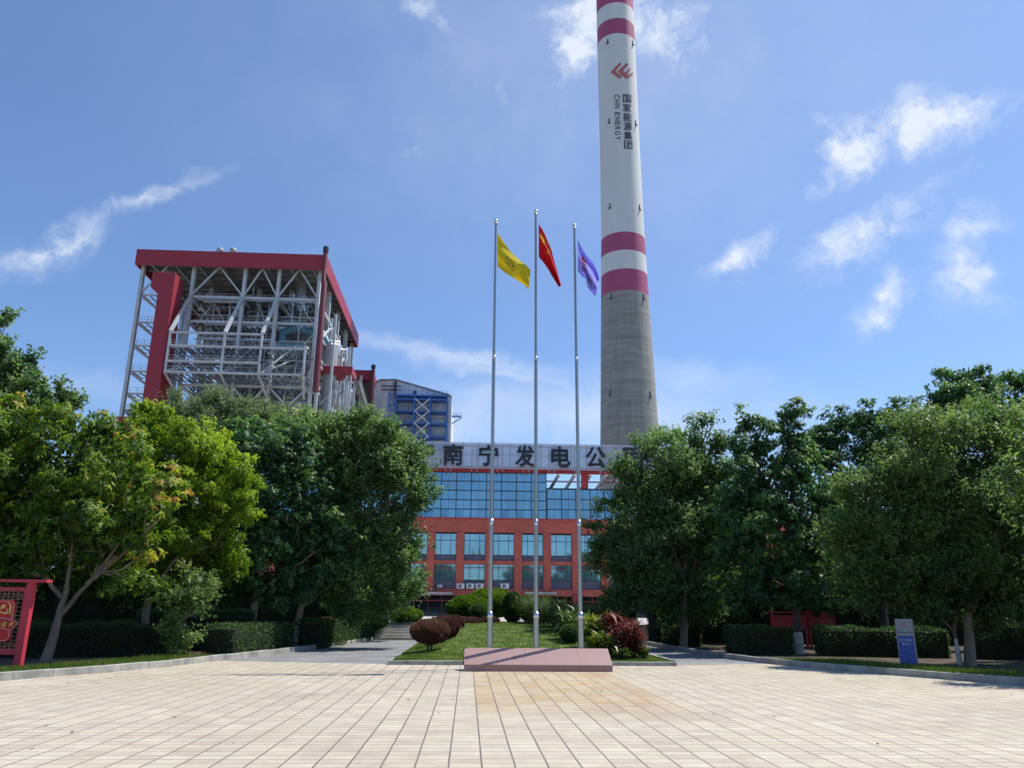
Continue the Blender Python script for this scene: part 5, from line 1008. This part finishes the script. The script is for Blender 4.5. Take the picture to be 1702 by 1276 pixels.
ball('small rounded dark green bush in front of the broad one', 795, 1019, 16, 15, 40.4, LM_hedge, 88, 6000, Ln=.07, Wd=.04, bt=.45, **gb); ball('narrow upright dark bush left of the middle flagpole', 851, 1009, 15, 25, 40.6, LM_hedge, 89, 9000, Ln=.07, Wd=.04, bt=.35, **gb)
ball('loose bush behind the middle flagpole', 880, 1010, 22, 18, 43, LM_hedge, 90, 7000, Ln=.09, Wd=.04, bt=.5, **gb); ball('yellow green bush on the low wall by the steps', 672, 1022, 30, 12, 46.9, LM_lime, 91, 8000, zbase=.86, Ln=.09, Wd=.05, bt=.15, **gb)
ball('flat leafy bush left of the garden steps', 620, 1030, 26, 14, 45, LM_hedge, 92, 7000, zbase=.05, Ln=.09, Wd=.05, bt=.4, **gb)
# ---------------- strap-leaved plants
def strap(name, label, base, h, rad, stems, per, Ln, Wd, lm, seed, bt=.5, group=None, up=.9, bend=.35, toponly=True):
    rng = np.random.default_rng(seed); base = np.array(base, float); t = thing(name, base, label, 'plant', group); B = []; A = []; Q = []; T = []; LL = []; sm = MB()
    for s in range(stems):
        a = rng.uniform(0, 6.28); r = rad*rng.random()**.6; f = base+[r*.6*math.cos(a), r*.6*math.sin(a), 0]; hh = h*rng.uniform(.55, 1.0); tp = base+[r*math.cos(a), r*math.sin(a), hh*.85]
        if s < 14: sm.tube([f-[0, 0, .05], tp], .014, 5)
        for k in range(per):
            q = rng.uniform(.75 if toponly else .05, 1); az = rng.uniform(0, 6.28); e = rng.uniform(.1, 1.25)*up; b = f+(tp-f)*q; d = np.array([math.cos(az)*math.cos(e), math.sin(az)*math.cos(e), math.sin(e)])
            B.append(b); A.append(d); n = np.array([-math.cos(az)*math.sin(e), -math.sin(az)*math.sin(e), math.cos(e)]); Q.append(n+rng.normal(0, .25, 3)); T.append(bt+.25*(e-.6)*.6+rng.normal(0, .16)); LL.append(Ln*rng.uniform(.65, 1.2))
    A = nrmz(np.array(A)); Q = np.array(Q); Q = nrmz(Q-A*np.sum(Q*A, 1)[:, None]); leaf_mesh('leaves', lm, np.array(B), A, Q, np.array(LL), Wd*np.array(LL)/Ln, np.array(T), parent=t, bend=bend); sm.build('stems', M_barkd, t); return t
def gl(px, D, dz=0.0): p = at(px, 1050, D); return (p[0], D, float(lawn_z(np.array(p[0]), np.array(D)))+dz)
strap('red_cordyline', 'largest clump of dark red strap leaves at the right front of the lawn', gl(1044, 26.8), 1.32, .62, 46, 17, .42, .075, LM_cord, 101, .5, 'strap leaved plants', toponly=False); strap('red_cordyline', 'smaller upright red strap leaved plant left behind the big red clump', gl(1014, 28.6), 1.45, .38, 20, 16, .42, .075, LM_cord, 102, .42, 'strap leaved plants')
strap('lemon_cordyline', 'yellow green strap leaved plant between the right flagpole and the red clump', gl(1002, 26.8), .85, .42, 34, 15, .34, .075, LM_lem, 103, .55, 'strap leaved plants', toponly=False); strap('lemon_cordyline', 'pale green strap leaves under the right side of the red clump', gl(1068, 26.5), .5, .2, 12, 10, .26, .06, LM_lem, 104, .45, 'strap leaved plants', toponly=False)
strap('lemon_cordyline', 'pale green strap leaves at the foot of the red clump', gl(1030, 26.0), .38, .3, 18, 10, .24, .05, LM_lem, 107, .35, 'strap leaved plants', toponly=False)
strap('ginger_plant', 'tall yellow green ginger clump right behind the right flagpole', gl(984, 29.4), 1.3, .62, 60, 15, .42, .06, LM_lem, 105, .55, 'strap leaved plants', toponly=False, up=1.1); strap('ginger_plant', 'darker green ginger clump left behind the right flagpole', gl(954, 32.0), 1.25, .7, 60, 14, .42, .055, LM_lem, 106, .22, 'strap leaved plants', toponly=False, up=1.1)
for i, (x, D, w) in enumerate(((935, 35, 'third from the right flagpole'), (915, 37, 'midway between the middle and right flagpoles'), (893, 39, 'directly behind the middle flagpole'), (873, 40.3, 'left of the middle flagpole beside the upright dark bush'), (975, 36, 'seen above the ginger clump'))):
    strap('fountain_grass', 'reedy fountain grass clump with brownish tips, '+w, gl(x, D), 1.25, .75, 130, 8, .6, .03, LM_reed, 110+i, .5, 'fountain grass clumps', toponly=False, up=1.25, bend=.25)
ball('low dark green shrub under the ginger clump', 948, 1052, 16, 14, 31, LM_hedge, 93, 5000, Ln=.07, Wd=.03, bt=.5, name='garden_bush', group='green bushes at the end of the lawn')

# ------------------------------------------------------------------ red notice board on the left
M_rpost = mat('red_paint', (.48, .035, .06), .5, var=.1, scale=2); M_rpan = mat('board_red', (.58, .014, .022), .45, var=.12, scale=1); M_gold = mat('gold_paint', (.80, .58, .12), .45, var=.06); M_cream = mat('cream_line', (.75, .52, .42), .5); M_lat = mat('lattice_brown', (.24, .13, .08), .7, var=.2)
YN = 21.2; nb = thing('notice_board', (-12.3, YN, .05), 'red framed notice board with a gold emblem at the left edge', 'notice board')
nx1 = at(28, 1117, YN)[0]; nx0 = nx1-3.1; zt = at(45, 966, YN)[2]; zz = lambda y: at(30, y, YN)[2]
for x in (nx0, nx1): MB().box(x-.085, x+.085, YN-.085, YN+.085, 0, zt-.02).build('post', M_rpost, nb)
MB().box(nx0-.5, nx1+.42, YN-.16, YN+.16, zt-.02, zt+.05).build('top_beam', M_rpost, nb)
xa, xb = nx0+.087, nx1-.087
for y0, y1 in ((975.5, 981.5), (1079, 1087)): MB().box(xa, xb, YN-.05, YN+.05, zz(y1), zz(y0)).build('rail', M_rpost, nb)
MB().box(xb-.05, xb, YN-.045, YN+.045, zz(1079)+.002, zz(981.5)-.002).build('inner_frame', M_rpost, nb); MB().box(xa, xa+.05, YN-.045, YN+.045, zz(1079)+.002, zz(981.5)-.002).build('inner_frame', M_rpost, nb)
lt = MB(); za, zb_ = zz(1078.5), zz(982); s = .11
for band in ((zz(996), zb_), (za, zz(1066.5))):
    x = xa+.06
    while x < xb-.06: lt.box(x, x+.016, YN-.012, YN+.012, band[0], band[1]); x += s
    z = band[0]
    while z < band[1]: lt.box(xa+.051, xb-.051, YN-.022, YN-.013, z, z+.016); z += s*.6
    x = xa+.1
    while x < xb-.2: lt.bar((x, YN+.02, band[0]), (x+.2, YN+.02, band[1]), .016); x += .22
lt.box(xb-.2, xb-.185, YN-.012, YN+.012, za, zb_); z = za
while z < zb_: lt.box(xb-.184, xb-.051, YN-.01, YN+.01, z, z+.016); z += .1
lt.build('lattice', M_lat, nb)
def rrect(x0, x1, z0, z1, r, n=6): 
    o = []
    for cx, cz, a in ((x1-r, z1-r, 0), (x0+r, z1-r, 90), (x0+r, z0+r, 180), (x1-r, z0+r, 270)): o += [(cx+r*math.cos(R_(a+90*k/n)), cz+r*math.sin(R_(a+90*k/n))) for k in range(n+1)]
    return o
bx0, bx1, bz0, bz1 = xa+.21, xb-.21, zz(1066), zz(996.5)
pnl = MB().plate([(x, YN-.035, z) for x, z in rrect(bx0, bx1, bz0, bz1, .12)][::-1], (0, .06, 0), 1).build('panel', M_rpan, nb)
def ringline(name, pts, w, y, m, par):
    mb = MB()
    for a, b in zip(pts, pts[1:]+pts[:1]): mb.bar((a[0], y, a[1]), (b[0], y, b[1]), w, .01)
    mb.build(name, m, par)
ringline('border', rrect(bx0+.03, bx1-.03, bz0+.03, bz1-.03, .11), .014, YN-.041, M_cream, pnl)
# emblem: crossed sickle and hammer in gold
ec = at(10.5, 1011, YN); ex, ez, eh = ec[0], ec[2], .17
def eplate(mb, pts): mb.plate([(ex+x*eh, YN-.05, ez+z*eh) for x, z in pts][::-1], (0, .012, 0), 1)
em = MB(); o_ = [(.05+.85*math.cos(R_(a)), .1+.85*math.sin(R_(a))) for a in range(80, -131, -10)]; i_ = [(-.08+.70*math.cos(R_(a)), .16+.70*math.sin(R_(a))) for a in range(-125, 75, 10)]
for k in range(len(o_)-1):
    f = k/(len(o_)-1); g = (k+1)/(len(o_)-1); ii = lambda t: i_[min(int(round((1-t)*(len(i_)-1))), len(i_)-1)]
    eplate(em, [o_[k], o_[k+1], ii(g), ii(f)] if ii(g) != ii(f) else [o_[k], o_[k+1], ii(g)])
eplate(em, [(-.42, -.42), (-.75, -.80), (-.95, -.62), (-.58, -.28)]); eplate(em, [(-.22, .30), (-.08, .16), (.85, -.75), (.98, -.60)]); eplate(em, [(-.75, .12), (-.50, -.12), (.05, .42), (-.12, .60), (-.40, .60)])
em.build('emblem', M_gold, pnl)
fpx = lambda L: [(at(x, y, YN)[0], at(x, y, YN)[2]) for x, y in L]
fo = fpx([(-96, 1034.5), (-78, 1029.5), (-58, 1026), (-32, 1024.3), (-6, 1025), (12, 1027.3), (24, 1030.8), (32.5, 1035)]); fi = fpx([(18.5, 1046.5), (5, 1043.6), (-12, 1042), (-32, 1041.5), (-52, 1042), (-68, 1043.6), (-82, 1046.5)])
ringline('fan_outline', fo+fi, .022, YN-.052, M_cream, pnl)
MB().plate([(x, YN-.046, z) for x, z in fo+fi], (0, .008, 0), 1).build('fan', mat('fan_red', (.48, .012, .018), .45), pnl)
for ch, x in (('中', -3.5), ('国', 5.5), ('梦', 17)):
    a, b = at(x-3.6, 1041.5, YN-.056), at(x+3.6, 1033.5, YN-.056); mb = MB(); glyph_solid(mb, ch, lambda u, v: (a[0]+(b[0]-a[0])*u+.03*v, YN-.056, a[2]+(b[2]-a[2])*v), .02, (0, .008, 0)); mb.build('character', M_gold, pnl)
# ------------------------------------------------------------------ blue and grey pylon sign on the right
YP = 24.6; sg2 = thing('pylon_sign', (13.2, YP, .05), 'slim grey pylon sign with a blue text panel at the right kerb', 'sign')
a, b = at(1501, 1111, YP), at(1523.5, 1111, YP); zt = at(1500, 1028, YP)[2]; x0, x1 = a[0], b[0]; M_pyl = mat('pylon_grey', (.30, .30, .33), .5, .2, var=.08); M_pb = mat('panel_blue', (.012, .07, .36), .4, var=.1)
py = lambda y: at(1508, y, YP)[2]
AN = R_(38); pe = np.array([math.cos(AN), -math.sin(AN), 0]); pn = np.array([-math.sin(AN), -math.cos(AN), 0]); O0 = np.array([x0, YP+.15, 0]); PW = .50; PD = .17
def pp(u, z, o=0.0): return O0+pe*u+pn*o+np.array([0, 0, z])
def pbox(u0, u1, o0, o1, z0, z1, mb=None):
    mb = mb or MB(); q = [pp(u0, z0, o1), pp(u1, z0, o1), pp(u1, z0, o0), pp(u0, z0, o0)]; return mb.add(q+[p+[0, 0, z1-z0] for p in q], [(3, 2, 1, 0), (4, 5, 6, 7), (0, 1, 5, 4), (1, 2, 6, 5), (2, 3, 7, 6), (3, 0, 4, 7)])
zs_ = py(1050.5); pbox(0, PW, -PD, 0, .03, zs_).build('body', M_pyl, sg2); pbox(0, PW, -PD, 0, zs_+.012, zt).build('head', M_pyl, sg2)
bp_ = pbox(.035, PW-.035, .001, .012, py(1105.5), py(1056)).build('panel', M_pb, sg2); M_txt = mat('sign_white', (.72, .74, .78), .5)
def txt(t_, uc, z, h, par, w):
    n = len(t_)
    for i, ch in enumerate(t_):
        xx = uc+(i-(n-1)/2)*w*1.12; ww = w if ord(ch) > 255 else w*.7; mb = MB(); glyph_solid(mb, ch, lambda u, v: pp(xx+(u-.5)*ww, z+(v-.5)*h, .0125), 0, pn*.003); mb.build('lettering', M_txt, par)
txt('27度热应', PW/2, py(1063.2), .075, bp_, .066); txt('集合点', PW/2, py(1069.5), .075, bp_, .07)
M_dim = mat('sign_dim', (.25, .32, .55), .5)
for y, l, r in ((1079, .1, .55), (1080, .58, .92), (1085, .55, .9), (1089, .1, .45), (1089.5, .55, .92), (1094, .12, .5), (1094.5, .58, .92), (1098, .12, .45), (1099, .55, .92)):
    mb = MB(); z = py(y); x = PW*l
    while x < PW*r: pbox(x, x+.016, .0125, .0145, z-.010, z+.010, mb); x += .026
    mb.build('text_line', M_dim, bp_)
mb = MB(); z = py(1037)
for q in ([(-.05, .07), (.06, .07), (.05, .045), (-.03, .045)], [(-.06, .02), (.04, .02), (.05, -.01), (-.05, -.01)], [(-.05, -.03), (.06, -.03), (.03, -.055), (-.02, -.055)]): mb.plate([pp(PW/2+a_, z+b_, .002) for a_, b_ in q], pn, .005)
mb.build('logo', M_logo, sg2)
# ------------------------------------------------------------------ red notice panels glimpsed under the trees
for i, (xa_, xb2, y0, y1, D, lab) in enumerate(((1284, 1338, 1022, 1046, 37.5, 'red display board standing behind the whitewashed trunk'), (1346, 1384, 1014, 1040, 38.5, 'red display board just right of the whitewashed trunk, half hidden'), (1612, 1668, 1032, 1056, 36, 'red display board behind the twin stems'), (540, 566, 1030, 1058, 40, 'red display board under the left trees near the steps'))):
    a, b = at(xa_, y1, D), at(xb2, y0, D); t = thing('display_board', ((a[0]+b[0])/2, D, .05), lab, 'display board', 'red display boards under the trees')
    for x in (a[0], b[0]): MB().box(x-.05, x+.05, D-.05, D+.05, 0, b[2]+.1).build('post', M_rpost, t)
    MB().box(a[0]+.051, b[0]-.051, D-.03, D+.03, a[2], b[2]).build('panel', M_rpost, t); MB().box(a[0]-.2, b[0]+.2, D-.12, D+.12, b[2]+.1, b[2]+.16).build('cap', M_rpost, t)
